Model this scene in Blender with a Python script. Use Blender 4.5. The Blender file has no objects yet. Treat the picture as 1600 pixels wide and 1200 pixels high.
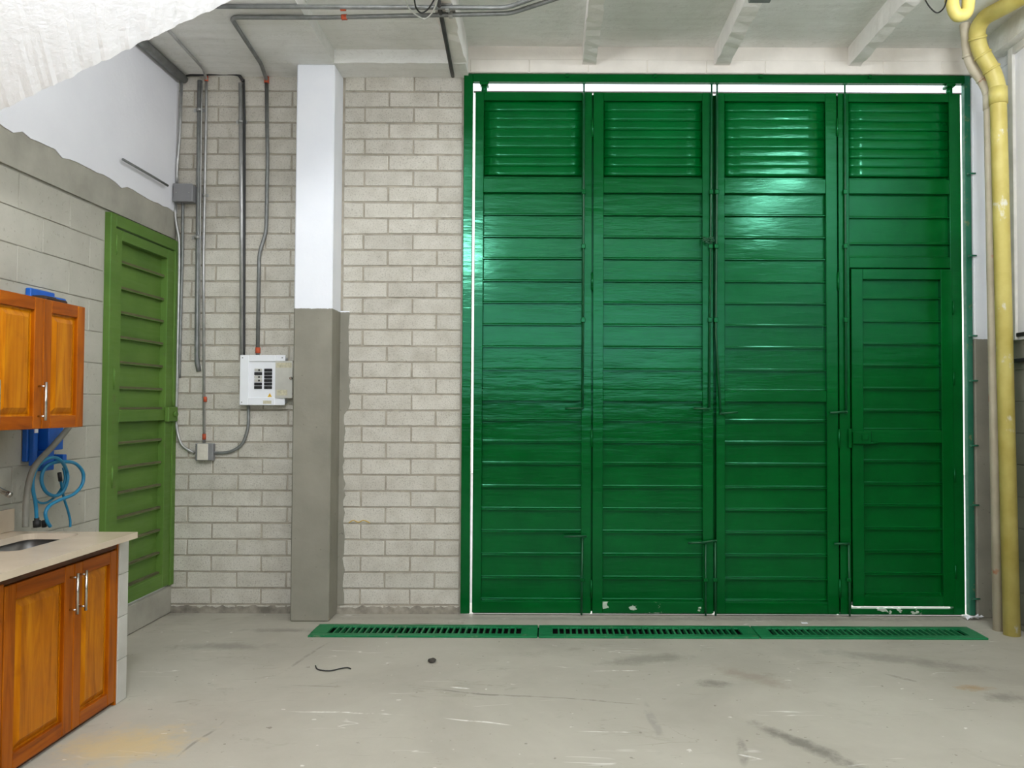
import bpy, bmesh, math, random
from mathutils import Vector, Matrix, Euler

random.seed(7)
S = bpy.context.scene
COL = S.collection
R = math.radians

# ------------------------------------------------------------------ camera
F = 1200.0                      # focal length in pixels of the 1600-wide frame
PITCH, ROLL = R(1.5), R(0.24)
PPX, PPY = 859.0, 603.0         # principal point
CAMZ = 1.4
cam_d = bpy.data.cameras.new('camera')
cam = bpy.data.objects.new('camera', cam_d)
COL.objects.link(cam)
cam_d.sensor_fit = 'HORIZONTAL'
cam_d.sensor_width = 36.0
cam_d.lens = F / 1600.0 * 36.0
cam_d.shift_x = (800 - PPX) / 1600.0
cam_d.shift_y = (PPY - 600) / 1600.0
cam_d.clip_start = 0.05
CR = Euler((R(90) + PITCH, 0, 0)).to_matrix() @ Matrix.Rotation(ROLL, 3, 'Z')
cam.matrix_world = Matrix.Translation((0, 0, CAMZ)) @ CR.to_4x4()
S.camera = cam


def ray(px, py):
    return CR @ Vector(((px - PPX) / F, -(py - PPY) / F, -1.0))


def on_y(px, py, Y):
    d = ray(px, py); t = Y / d.y
    return Vector((d.x * t, Y, CAMZ + d.z * t))


def on_z(px, py, Z):
    d = ray(px, py); t = (Z - CAMZ) / d.z
    return Vector((d.x * t, d.y * t, Z))


def on_x(px, py, X):
    d = ray(px, py); t = X / d.x
    return Vector((X, d.y * t, CAMZ + d.z * t))


# ------------------------------------------------------------------ world, lamps, exposure
W = bpy.data.worlds.new('sky')
S.world = W
W.use_nodes = True
wn = W.node_tree.nodes
wl = W.node_tree.links
wn.clear()
wo = wn.new('ShaderNodeOutputWorld')
wb = wn.new('ShaderNodeBackground')
wb.inputs[0].default_value = (0.86, 0.92, 1.0, 1)
wb.inputs[1].default_value = 4.5
wl.new(wb.outputs[0], wo.inputs[0])


def area(name, loc, rot, sx, sy, power, col):
    l = bpy.data.lights.new(name, 'AREA')
    l.shape = 'RECTANGLE'; l.size = sx; l.size_y = sy
    l.energy = power; l.color = col
    o = bpy.data.objects.new(name, l)
    COL.objects.link(o)
    o.location = loc; o.rotation_euler = rot
    return o




def bulb(name, loc, rad, power, col):
    l = bpy.data.lights.new(name, 'POINT')
    l.shadow_soft_size = rad; l.energy = power; l.color = col
    o = bpy.data.objects.new(name, l)
    COL.objects.link(o)
    o.location = loc
    return o


for lx, ly, lz, pw in ((2.40, 1.70, 3.62, 50), (2.22, 3.25, 3.58, 30), (-0.98, 1.62, 3.14, 135), (-1.05, 2.95, 3.50, 24)):
    bulb('ceiling_lamp', (lx, ly, lz), 0.13, pw, (0.94, 0.97, 1.0))
area('skylight_rear', (0.3, -0.6, 3.75), (0, 0, 0), 3.6, 2.2, 120, (1.0, 0.98, 0.95))

S.view_settings.view_transform = 'Standard'
S.view_settings.look = 'None'
S.view_settings.exposure = -0.13
S.view_settings.gamma = 1.0
S.view_settings.use_curve_mapping = False
S.cycles.use_denoising = True
S.cycles.max_bounces = 10
S.cycles.diffuse_bounces = 6
S.cycles.sample_clamp_indirect = 6.0


# ------------------------------------------------------------------ materials
def srgb(r, g, b):
    def c(v):
        v /= 255.0
        return v / 12.92 if v <= 0.04045 else ((v + 0.055) / 1.055) ** 2.4
    return (c(r), c(g), c(b), 1.0)


class M:
    """small node helper"""
    def __init__(self, name):
        self.m = bpy.data.materials.new(name)
        self.m.use_nodes = True
        self.t = self.m.node_tree
        self.n = self.t.nodes
        self.b = self.n['Principled BSDF']
        self.tc = self.n.new('ShaderNodeTexCoord')
        self.geo = self.n.new('ShaderNodeNewGeometry')

    def link(self, a, b):
        self.t.links.new(a, b)

    def mapping(self, scale=(1, 1, 1), rot=(0, 0, 0), src='pos'):
        mp = self.n.new('ShaderNodeMapping')
        mp.inputs['Scale'].default_value = scale
        mp.inputs['Rotation'].default_value = rot
        self.link(self.geo.outputs['Position'] if src == 'pos' else self.tc.outputs['Object'], mp.inputs['Vector'])
        return mp.outputs[0]

    def noise(self, vec, scale, detail=4, rough=0.55, dist=0.0):
        nz = self.n.new('ShaderNodeTexNoise')
        nz.inputs['Scale'].default_value = scale
        nz.inputs['Detail'].default_value = detail
        nz.inputs['Roughness'].default_value = rough
        nz.inputs['Distortion'].default_value = dist
        self.link(vec, nz.inputs['Vector'])
        return nz.outputs['Fac']

    def ramp(self, fac, stops):
        r = self.n.new('ShaderNodeValToRGB')
        e = r.color_ramp.elements
        while len(e) < len(stops):
            e.new(0.5)
        for k, (p, c) in enumerate(stops):
            e[k].position = p
            e[k].color = c if len(c) == 4 else (*c, 1)
        self.link(fac, r.inputs[0])
        return r.outputs[0]

    def mix(self, fac, a, b, mode='MIX'):
        x = self.n.new('ShaderNodeMix')
        x.data_type = 'RGBA'; x.blend_type = mode
        for s, v in ((0, fac), (6, a), (7, b)):
            if isinstance(v, (int, float)):
                x.inputs[s].default_value = v
            elif isinstance(v, tuple):
                x.inputs[s].default_value = v
            else:
                self.link(v, x.inputs[s])
        return x.outputs[2]

    def math(self, op, a, b=0.0, clamp=False):
        x = self.n.new('ShaderNodeMath')
        x.operation = op; x.use_clamp = clamp
        for s, v in ((0, a), (1, b)):
            if isinstance(v, (int, float)):
                x.inputs[s].default_value = v
            else:
                self.link(v, x.inputs[s])
        return x.outputs[0]

    def sep(self):
        s = self.n.new('ShaderNodeSeparateXYZ')
        self.link(self.geo.outputs['Position'], s.inputs[0])
        return s.outputs

    def color(self, c):
        if isinstance(c, tuple):
            self.b.inputs['Base Color'].default_value = c
        else:
            self.link(c, self.b.inputs['Base Color'])
        return self

    def rough(self, v):
        if isinstance(v, (int, float)):
            self.b.inputs['Roughness'].default_value = v
        else:
            self.link(v, self.b.inputs['Roughness'])
        return self

    def metal(self, v):
        self.b.inputs['Metallic'].default_value = v
        return self

    def spec(self, v):
        self.b.inputs['Specular IOR Level'].default_value = v
        return self

    def bump(self, h, strength=0.3, dist=0.01):
        bp = self.n.new('ShaderNodeBump')
        bp.inputs['Strength'].default_value = strength
        bp.inputs['Distance'].default_value = dist
        self.link(h, bp.inputs['Height'])
        self.link(bp.outputs[0], self.b.inputs['Normal'])
        return self


def rand_tint(m, col, amount):
    oi = m.n.new('ShaderNodeObjectInfo')
    v = m.math('MULTIPLY_ADD', oi.outputs['Random'], amount)
    m.n[-1].inputs[2].default_value = 1.0 - amount / 2
    hs = m.n.new('ShaderNodeHueSaturation')
    m.link(v, hs.inputs['Value'])
    if isinstance(col, tuple):
        hs.inputs['Color'].default_value = col
    else:
        m.link(col, hs.inputs['Color'])
    return hs.outputs[0]


def simple(name, c, rough=0.5, metal=0.0, var=0.08, scale=8.0, bump=0.0, bscale=60.0, spec=0.5):
    m = M(name)
    v = m.mapping()
    n = m.noise(v, scale, 5)
    lo = tuple(x * (1 - var * 1.5) for x in c[:3]) + (1,)
    hi = tuple(min(1, x * (1 + var)) for x in c[:3]) + (1,)
    m.color(m.ramp(n, [(0.3, lo), (0.7, hi)])).rough(rough).metal(metal).spec(spec)
    if bump:
        m.bump(m.noise(v, bscale, 4), bump, 0.004)
    return m.m


# grey brick of the back wall
m = M('block_grey')
v = m.mapping()
fine = m.noise(v, 95, 3, 0.75)
mid = m.noise(v, 9, 5)
base = m.ramp(mid, [(0.25, srgb(182, 177, 165)), (0.5, srgb(196, 192, 181)), (0.75, srgb(206, 202, 192))])
speck = m.ramp(fine, [(0.33, (0.55, 0.54, 0.52)), (0.47, (1, 1, 1))])
c = m.mix(0.75, base, speck, 'MULTIPLY')
stain = m.ramp(m.noise(v, 3.1, 6, 0.65, 0.6), [(0.66, (1, 1, 1)), (0.78, (0.72, 0.68, 0.60))])
c = m.mix(0.7, c, stain, 'MULTIPLY')
m.color(rand_tint(m, c, 0.10)).rough(0.92).spec(0.15)
m.bump(m.noise(v, 120, 4, 0.7), 0.6, 0.004)
BLOCK = m.m

BLOCK_LEFT = None
m = M('painted_block_grey')
v = m.mapping()
base = m.ramp(m.noise(v, 2.6, 6, 0.6), [(0.3, srgb(166, 163, 151)), (0.7, srgb(184, 181, 169))])
speck = m.ramp(m.noise(v, 45, 3, 0.6), [(0.30, (0.62, 0.6, 0.57)), (0.38, (1, 1, 1))])
c = m.mix(0.5, base, speck, 'MULTIPLY')
m.color(rand_tint(m, c, 0.04)).rough(0.75).spec(0.25)
m.bump(m.noise(v, 60, 4, 0.7), 0.35, 0.004)
PBLOCK = m.m

MORTAR = simple('mortar', srgb(168, 161, 147), 0.95, 0, 0.15, 14, 0.6, 90, 0.1)

# white plaster
m = M('plaster_white')
v = m.mapping()
c = m.ramp(m.noise(v, 2.0, 6), [(0.3, srgb(236, 236, 242)), (0.7, srgb(243, 243, 248))])
m.color(c).rough(0.85).spec(0.2)
m.bump(m.noise(v, 25, 6, 0.65), 0.35, 0.006)
PLASTER = m.m

# ceiling concrete painted dirty white
m = M('ceiling_paint')
v = m.mapping()
c = m.ramp(m.noise(v, 2.4, 7, 0.62, 0.4), [(0.25, srgb(222, 222, 217)), (0.6, srgb(236, 236, 233)), (0.85, srgb(242, 242, 240))])
board = m.noise(m.mapping((0.6, 9, 9)), 2.2, 3)
c = m.mix(0.35, c, m.ramp(board, [(0.3, (0.84, 0.84, 0.81)), (0.6, (1, 1, 1))]), 'MULTIPLY')
crack = m.noise(m.mapping((1.0, 2.5, 2.5)), 5, 6, 0.6, 1.0)
cr = m.math('ABSOLUTE', m.math('SUBTRACT', crack, 0.5))
c = m.mix(0.35, c, m.ramp(cr, [(0.0, (0.6, 0.59, 0.56)), (0.010, (1, 1, 1))]), 'MULTIPLY')
m.color(c).rough(0.85).spec(0.2)
m.bump(m.noise(v, 18, 6, 0.6), 0.4, 0.01)
CEIL = m.m

# two-tone painted concrete (white above, grey below)
def two_tone(name, zsplit):
    m = M(name)
    v = m.mapping()
    z = m.sep()[2]
    edge = m.math('ADD', z, m.math('MULTIPLY', m.math('SUBTRACT', m.noise(v, 30, 3), 0.5), 0.012))
    f = m.math('GREATER_THAN', edge, zsplit)
    g = m.ramp(m.noise(v, 4, 6), [(0.3, srgb(130, 127, 115)), (0.7, srgb(146, 142, 129))])
    pit = m.ramp(m.noise(v, 38, 2, 0.5), [(0.26, (0.45, 0.44, 0.42)), (0.30, (1, 1, 1))])
    g = m.mix(0.6, g, pit, 'MULTIPLY')
    w = m.ramp(m.noise(v, 3, 4), [(0.3, srgb(236, 239, 246)), (0.7, srgb(243, 245, 250))])
    m.color(m.mix(f, g, w)).rough(0.6).spec(0.3)
    m.bump(m.noise(v, 22, 5, 0.6), 0.25, 0.006)
    return m.m


COLUMN = two_tone('column_two_tone', on_y(500, 482, 5.0).z)
PILAST = two_tone('pilaster_two_tone', on_y(1535, 530, 5.15).z)

# floor
m = M('floor_concrete')
v = m.mapping()
c = m.ramp(m.noise(v, 0.9, 8, 0.62, 0.5), [(0.25, srgb(158, 153, 141)), (0.5, srgb(174, 169, 156)), (0.75, srgb(185, 181, 168))])
blot = m.ramp(m.noise(m.mapping((1, 1.6, 1)), 2.2, 7, 0.7, 0.8), [(0.60, (1, 1, 1)), (0.74, (0.74, 0.73, 0.70))])
c = m.mix(0.85, c, blot, 'MULTIPLY')
flk = m.ramp(m.noise(m.mapping((1, 1.8, 1)), 15, 2, 0.5), [(0.735, (0, 0, 0)), (0.75, (1, 1, 1))])
c = m.mix(m.math('MULTIPLY', flk, 0.7), c, srgb(225, 223, 216))
sp = m.ramp(m.noise(v, 26, 3, 0.55), [(0.27, (0.42, 0.40, 0.37)), (0.31, (1, 1, 1))])
c = m.mix(0.7, c, sp, 'MULTIPLY')
# dark scuffs, long thin veins
vein = m.math('ABSOLUTE', m.math('SUBTRACT', m.noise(m.mapping((0.35, 1.6, 1)), 2.4, 5, 0.55, 0.7), 0.5))
gate_ = m.ramp(m.noise(v, 1.7, 3), [(0.52, (0, 0, 0)), (0.60, (1, 1, 1))])
veinc = m.ramp(vein, [(0.0, (0.62, 0.60, 0.57)), (0.0045, (1, 1, 1))])
c = m.mix(m.math('MULTIPLY', gate_, 0.6), c, veinc, 'MULTIPLY')
# pale scratches
vein2 = m.math('ABSOLUTE', m.math('SUBTRACT', m.noise(m.mapping((0.3, 1.9, 1), (0, 0, 0.15)), 1.9, 4, 0.5, 0.5), 0.47))
gate2 = m.ramp(m.noise(v, 2.6, 3), [(0.55, (0, 0, 0)), (0.62, (1, 1, 1))])
scr = m.ramp(vein2, [(0.0, (1, 1, 1)), (0.0022, (0, 0, 0))])
c = m.mix(m.math('MULTIPLY', m.math('MULTIPLY', gate2, scr), 0.75), c, srgb(226, 224, 218))
# darker gritty band towards the gate and dirt spots with their own place
def spot(px, py, rx, ry, colr, amount, nscale=14, rot=0.0):
    global c
    p = on_z(px, py, 0)
    mp = m.n.new('ShaderNodeMapping')
    mp.vector_type = 'TEXTURE'
    mp.inputs['Location'].default_value = p
    mp.inputs['Rotation'].default_value = (0, 0, rot)
    mp.inputs['Scale'].default_value = (rx, ry, 1)
    m.link(m.geo.outputs['Position'], mp.inputs[0])
    ln = m.n.new('ShaderNodeVectorMath'); ln.operation = 'LENGTH'
    m.link(mp.outputs[0], ln.inputs[0])
    nn = m.noise(v, nscale, 6, 0.7)
    d = m.math('ADD', ln.outputs['Value'], m.math('MULTIPLY', m.math('SUBTRACT', nn, 0.5), 2.2))
    f = m.ramp(d, [(0.25, (1, 1, 1)), (1.0, (0, 0, 0))])
    c = m.mix(m.math('MULTIPLY', f, amount), c, colr)
dk = srgb(120, 116, 107)
spot(1010, 1030, 0.30, 0.10, dk, 0.5, 11, 0.3)
spot(1115, 1068, 0.11, 0.06, dk, 0.7, 20)
spot(1175, 1058, 0.30, 0.08, srgb(150, 138, 124), 0.6, 12, -0.7)
spot(1260, 1165, 0.34, 0.055, srgb(110, 107, 99), 0.75, 14, -0.95)
spot(1400, 1030, 0.55, 0.09, dk, 0.45, 9, -0.35)
spot(1570, 1090, 0.12, 0.07, dk, 0.6, 15)
spot(1520, 1075, 0.10, 0.05, srgb(160, 128, 80), 0.6, 20)
spot(200, 1165, 0.30, 0.22, srgb(205, 178, 120), 0.6, 9)
spot(350, 1010, 0.35, 0.08, dk, 0.5, 9)
spot(440, 985, 0.3, 0.05, dk, 0.5, 12)
spot(900, 967, 2.0, 0.05, srgb(150, 146, 136), 0.6, 22)
spot(1250, 967, 1.6, 0.06, srgb(140, 136, 126), 0.65, 22)
spot(250, 960, 0.3, 0.10, srgb(140, 136, 126), 0.6, 12)
def streak(ax, ay, bx, by, w, colr, amount, nscale=30):
    p, q = on_z(ax, ay, 0), on_z(bx, by, 0)
    global c
    cx_, cy_ = (ax + bx) / 2, (ay + by) / 2
    mp = m.n.new('ShaderNodeMapping'); mp.vector_type = 'TEXTURE'
    mp.inputs['Location'].default_value = (p + q) / 2
    mp.inputs['Rotation'].default_value = (0, 0, math.atan2(q.y - p.y, q.x - p.x))
    mp.inputs['Scale'].default_value = ((q - p).length / 2, w, 1)
    wob = m.n.new('ShaderNodeVectorMath'); wob.operation = 'ADD'
    nz = m.n.new('ShaderNodeTexNoise'); nz.inputs['Scale'].default_value = 2.3
    m.link(v, nz.inputs['Vector'])
    sc_ = m.n.new('ShaderNodeVectorMath'); sc_.operation = 'SCALE'; sc_.inputs['Scale'].default_value = 0.10
    m.link(nz.outputs['Color'], sc_.inputs[0])
    sb_ = m.n.new('ShaderNodeVectorMath'); sb_.operation = 'SUBTRACT'; sb_.inputs[1].default_value = (0.05, 0.05, 0.05)
    m.link(sc_.outputs[0], sb_.inputs[0])
    m.link(m.geo.outputs['Position'], wob.inputs[0]); m.link(sb_.outputs[0], wob.inputs[1])
    m.link(wob.outputs[0], mp.inputs[0])
    ln = m.n.new('ShaderNodeVectorMath'); ln.operation = 'LENGTH'
    m.link(mp.outputs[0], ln.inputs[0])
    f = m.ramp(ln.outputs['Value'], [(0.6, (1, 1, 1)), (1.0, (0, 0, 0))])
    br = m.ramp(m.noise(v, nscale, 4, 0.7), [(0.40, (0, 0, 0)), (0.55, (1, 1, 1))])
    c = m.mix(m.math('MULTIPLY', m.math('MULTIPLY', f, br), amount), c, colr)
wht = srgb(232, 230, 224)
streak(420, 1060, 520, 1000, 0.012, dk, 0.5, 9)
streak(270, 1190, 360, 1120, 0.010, dk, 0.6, 9)
streak(440, 1110, 640, 1119, 0.008, wht, 0.9, 8)
streak(690, 1121, 800, 1134, 0.008, wht, 0.9, 8)
streak(640, 1076, 900, 1094, 0.010, dk, 0.7, 8)
streak(850, 1090, 1010, 1102, 0.008, dk, 0.6, 10)
streak(450, 1070, 540, 1074, 0.008, dk, 0.5, 10)
streak(920, 1050, 1000, 1047, 0.008, wht, 0.8, 14)
streak(905, 1142, 1000, 1146, 0.007, wht, 0.6, 10)
streak(1145, 1178, 1190, 1188, 0.008, wht, 0.8, 10)
streak(700, 1074, 735, 1077, 0.010, wht, 0.9, 9)
streak(480, 975, 740, 973, 0.010, srgb(90, 96, 84), 0.7, 7)
streak(1150, 1150, 1160, 1200, 0.03, dk, 0.5, 12)
streak(1010, 1095, 1030, 1160, 0.025, srgb(150, 146, 138), 0.6, 12)
streak(1380, 1052, 1440, 1066, 0.02, dk, 0.5, 12)
m.color(c).rough(m.ramp(m.noise(v, 5, 5), [(0.3, (0.55,) * 3), (0.7, (0.8,) * 3)])).spec(0.3)
m.bump(m.noise(v, 35, 6, 0.65), 0.18, 0.004)
FLOOR = m.m

# gate enamel
def enamel(name, c0, c1, rlo, rhi, dirt=None, bump=0.25):
    m = M(name)
    v = m.mapping()
    brush = m.noise(m.mapping((1.2, 1, 14)), 3.0, 4)
    c = m.ramp(m.noise(v, 3.0, 5), [(0.3, c0), (0.7, c1)])
    if dirt:
        nz = m.ramp(m.noise(v, 14, 6, 0.7), [(0.60, (0, 0, 0)), (0.72, (1, 1, 1))])
        c = m.mix(m.math('MULTIPLY', nz, dirt[1]), c, dirt[0])
    m.color(c).spec(0.5)
    m.b.inputs['Specular Tint'].default_value = (0.27, 1.0, 0.68, 1)
    m.rough(m.ramp(brush, [(0.3, (rlo,) * 3), (0.7, (rhi,) * 3)]))
    h = m.math('ADD', m.math('MULTIPLY', m.noise(m.mapping((1.0, 1, 4)), 3.5, 3), 1.0), m.math('MULTIPLY', brush, 0.35))
    m.bump(h, bump, 0.012)
    return m.m


GREEN = enamel('gate_green_enamel', srgb(0, 70, 20), srgb(0, 82, 26), 0.13, 0.23, None, 0.2)
GREEN_CHIP = None
m = M('gate_green_chipped')
v = m.mapping()
c = m.ramp(m.noise(v, 3.0, 5), [(0.3, srgb(0, 70, 20)), (0.7, srgb(0, 82, 26))])
ch = m.ramp(m.noise(m.mapping((1, 1, 1.6)), 9, 4, 0.5), [(0.575, (0, 0, 0)), (0.59, (1, 1, 1))])
c = m.mix(ch, c, srgb(176, 188, 172))
m.b.inputs['Specular Tint'].default_value = (0.27, 1.0, 0.68, 1)
m.color(c).rough(0.35)
GREEN_CHIP = m.m
GREEN_OLD = enamel('frame_green_worn', srgb(30, 92, 66), srgb(58, 112, 90), 0.4, 0.6, (srgb(150, 130, 84), 0.6))
DRAIN_GREEN = enamel('drain_green', srgb(20, 104, 60), srgb(44, 124, 78), 0.4, 0.6, (srgb(150, 150, 130), 0.5))
OLIVE = enamel('side_door_olive', srgb(84, 112, 44), srgb(99, 127, 54), 0.5, 0.7, (srgb(96, 92, 58), 0.5), 0.1)
OLIVE_DUST = simple('olive_dusty_ledge', srgb(92, 92, 60), 0.9, 0, 0.15, 12)
ROD = simple('rod_dark_green', srgb(4, 78, 42), 0.45, 0, 0.2, 20)
STEEL = simple('galvanised_steel', srgb(176, 176, 174), 0.35, 0.55, 0.12, 20)
STEEL_D = simple('dull_grey_conduit', srgb(128, 130, 128), 0.45, 0.3, 0.15, 20)
CHROME = simple('brushed_nickel', srgb(205, 203, 198), 0.25, 1.0, 0.05, 30)
SINKST = simple('sink_steel', srgb(150, 150, 150), 0.35, 1.0, 0.05, 30)
BLACK = simple('black_rubber', srgb(28, 28, 28), 0.6, 0, 0.2)
ORANGE = simple('orange_coupling', srgb(190, 80, 45), 0.6, 0, 0.2)
BOXGREY = simple('box_grey', srgb(138, 138, 140), 0.45, 0.2, 0.05)
PANELW = simple('panel_white_enamel', srgb(236, 238, 242), 0.35, 0, 0.02)
PANELGREY = simple('panel_door_grey', srgb(196, 194, 186), 0.45, 0, 0.06, 12)
PLATE = simple('socket_plate_ivory', srgb(214, 208, 196), 0.5, 0, 0.05)
WARN = simple('warning_yellow', srgb(222, 178, 52), 0.6, 0, 0.05)
LABEL = simple('paper_label', srgb(200, 194, 168), 0.8, 0, 0.15, 60)
BLUE = simple('blue_paint', srgb(18, 92, 186), 0.4, 0, 0.12, 10)
HOSE = simple('blue_hose', srgb(32, 122, 160), 0.4, 0, 0.1, 15)
HOSEGREY = simple('grey_hose', srgb(120, 118, 108), 0.55, 0, 0.1, 15)
YELLOW = simple('yellow_pipe_paint', srgb(206, 186, 84), 0.45, 0, 0.16, 7)
m = M('yellow_pipe_chipped')
v = m.mapping()
c = m.ramp(m.noise(v, 7, 5), [(0.3, srgb(192, 174, 88)), (0.7, srgb(214, 200, 118))])
c = m.mix(m.ramp(m.noise(m.mapping((1, 1, 0.6)), 9, 5, 0.6), [(0.62, (0, 0, 0)), (0.68, (1, 1, 1))]), c, srgb(222, 218, 200))
c = m.mix(m.ramp(m.noise(m.mapping((1, 1, 0.5)), 4.3, 5, 0.6), [(0.64, (0, 0, 0)), (0.74, (1, 1, 1))]), c, srgb(128, 120, 96))
m.color(c).rough(0.45)
YELLOW = m.m
m = M('cream_pipe')
v = m.mapping()
c = m.ramp(m.noise(v, 7, 5), [(0.3, srgb(196, 184, 160)), (0.7, srgb(216, 206, 184))])
c = m.mix(m.ramp(m.noise(v, 5.0, 4), [(0.66, (0, 0, 0)), (0.72, (1, 1, 1))]), c, srgb(206, 120, 70))
m.color(c).rough(0.5)
CREAM = m.m
COUNTER = simple('countertop_stone', srgb(204, 188, 166), 0.22, 0, 0.05, 5)
m = M('tile_edge'); v = m.mapping()
m.color(m.ramp(m.noise(v, 6, 4), [(0.3, srgb(186, 184, 176)), (0.7, srgb(204, 202, 195))])).rough(0.4)
TILE = m.m
EXTW = simple('exterior_render', srgb(236, 226, 214), 0.9, 0, 0.08, 3)
EXTD = simple('exterior_dark', srgb(70, 62, 60), 0.8)
ASPH = simple('pavement', srgb(150, 148, 142), 0.95, 0, 0.1, 3)
WIRE_W = simple('white_cable', srgb(205, 205, 198), 0.5)
WIRE_K = simple('dark_cable', srgb(46, 46, 46), 0.55)
PAPER = simple('white_paper', srgb(235, 235, 240), 0.8, 0, 0.03)
STONE = simple('dark_pebble', srgb(70, 66, 60), 0.9, 0, 0.2, 40)
LOUV = enamel('louver_green', srgb(0, 76, 26), srgb(0, 90, 34), 0.14, 0.24, None, 0.3)
INSIDE = simple('trench_shade', srgb(22, 21, 19), 0.95)  # near-black colour paints in the shade inside the drain trench
CHAIN = simple('yellow_stain', srgb(196, 166, 84), 0.9)
LIGHTGREY = simple('frame_offwhite', srgb(214, 212, 206), 0.6, 0, 0.08, 9)


def wood(name, dark, mid, lite, axis='z', rough=0.3):
    m = M(name)
    sc = {'z': (9, 9, 0.8), 'y': (9, 0.8, 9)}[axis]
    v = m.mapping(sc)
    g = m.noise(v, 2.2, 6, 0.6, 1.2)
    c = m.ramp(g, [(0.25, dark), (0.5, mid), (0.78, lite)])
    st = m.ramp(m.noise(m.mapping(), 4.5, 6, 0.65), [(0.58, (1, 1, 1)), (0.8, (0.5, 0.36, 0.24))])
    c = m.mix(0.7, c, st, 'MULTIPLY')
    m.color(c).rough(rough).spec(0.35)
    m.b.inputs['Specular Tint'].default_value = (1.0, 0.7, 0.3, 1)
    m.bump(g, 0.08, 0.003)
    return m.m


WOOD = wood('stained_pine_frame', srgb(108, 48, 2), srgb(156, 78, 6), srgb(182, 102, 14))
WOOD_R = wood('stained_pine_rail', srgb(104, 44, 2), srgb(150, 72, 6), srgb(178, 98, 12), 'y')
WOOD_P = wood('stained_pine_panel', srgb(138, 70, 0), srgb(182, 106, 4), srgb(208, 138, 16))
WOOD_D = simple('dark_stained_rail', srgb(92, 46, 18), 0.45, 0, 0.2, 6)


# ------------------------------------------------------------------ mesh helpers
class MB:
    def __init__(self):
        self.bm = bmesh.new()

    def box(self, x0, x1, y0, y1, z0, z1, bev=0.0, rot=None, seg=1):
        r = bmesh.ops.create_cube(self.bm, size=1.0)
        vs = r['verts']
        c = Vector(((x0 + x1) / 2, (y0 + y1) / 2, (z0 + z1) / 2))
        d = (abs(x1 - x0), abs(y1 - y0), abs(z1 - z0))
        for q in vs:
            p = Vector((q.co.x * d[0], q.co.y * d[1], q.co.z * d[2]))
            if rot is not None:
                p = rot @ p
            q.co = p + c
        if bev > 0:
            es = list({e for q in vs for e in q.link_edges})
            bmesh.ops.bevel(self.bm, geom=es, offset=min(bev, min(d) * 0.45), segments=seg, affect='EDGES', profile=0.5)
        return self

    def poly(self, pts):
        self.bm.faces.new([self.bm.verts.new(p) for p in pts])
        return self

    def prism(self, pts, vec):
        """extrude polygon pts along vec"""
        vec = Vector(vec)
        a = [self.bm.verts.new(p) for p in pts]
        b = [self.bm.verts.new(Vector(p) + vec) for p in pts]
        n = len(pts)
        self.bm.faces.new(a)
        self.bm.faces.new(b[::-1])
        for i in range(n):
            self.bm.faces.new([a[i], b[i], b[(i + 1) % n], a[(i + 1) % n]])
        return self

    def tube(self, path, r, n=10, caps=True, closed=False):
        path = [Vector(p) for p in path]
        rings = []
        N = len(path)
        prev = None
        for i, p in enumerate(path):
            if closed:
                t = path[(i + 1) % N] - path[i - 1]
            elif i == 0:
                t = path[1] - path[0]
            elif i == N - 1:
                t = path[-1] - path[-2]
            else:
                t = (path[i + 1] - p).normalized() + (p - path[i - 1]).normalized()
            if t.length < 1e-9:
                t = Vector((0, 0, 1))
            t.normalize()
            if prev is None:
                u = t.orthogonal().normalized()
            else:
                u = prev - t * prev.dot(t)
                u = u.normalized() if u.length > 1e-6 else t.orthogonal().normalized()
            prev = u
            w = t.cross(u)
            rr = r[i] if isinstance(r, (list, tuple)) else r
            rings.append([self.bm.verts.new(p + (u * math.cos(2 * math.pi * k / n) + w * math.sin(2 * math.pi * k / n)) * rr) for k in range(n)])
        m = N if closed else N - 1
        for i in range(m):
            a, b = rings[i], rings[(i + 1) % N]
            for k in range(n):
                f = self.bm.faces.new([a[k], a[(k + 1) % n], b[(k + 1) % n], b[k]])
                f.smooth = True
        if caps and not closed:
            self.bm.faces.new(rings[0][::-1])
            self.bm.faces.new(rings[-1])
        return self

    def build(self, name, mat, parent=None, label=None):
        bmesh.ops.recalc_face_normals(self.bm, faces=self.bm.faces[:])
        me = bpy.data.meshes.new(name)
        off = Vector((0, 0, 0))
        if parent is not None:
            q = parent
            while q is not None:
                off += q.location
                q = q.parent
            for v_ in self.bm.verts:
                v_.co -= off
        self.bm.to_mesh(me)
        self.bm.free()
        me.materials.append(mat)
        o = bpy.data.objects.new(name, me)
        COL.objects.link(o)
        if parent is not None:
            o.parent = parent
        if label:
            o['label'] = label
        return o


def smooth(pts, k=6, closed=False):
    """Catmull-Rom through pts"""
    P = [Vector(p) for p in pts]
    out = []
    n = len(P)
    rng = n if closed else n - 1
    for i in range(rng):
        p0 = P[(i - 1) % n] if (closed or i > 0) else P[0]
        p1 = P[i]
        p2 = P[(i + 1) % n]
        p3 = P[(i + 2) % n] if (closed or i + 2 < n) else P[-1]
        for j in range(k):
            t = j / k
            out.append(0.5 * ((2 * p1) + (-p0 + p2) * t + (2 * p0 - 5 * p1 + 4 * p2 - p3) * t * t + (-p0 + 3 * p1 - 3 * p2 + p3) * t ** 3))
    if not closed:
        out.append(P[-1])
    return out


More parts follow.
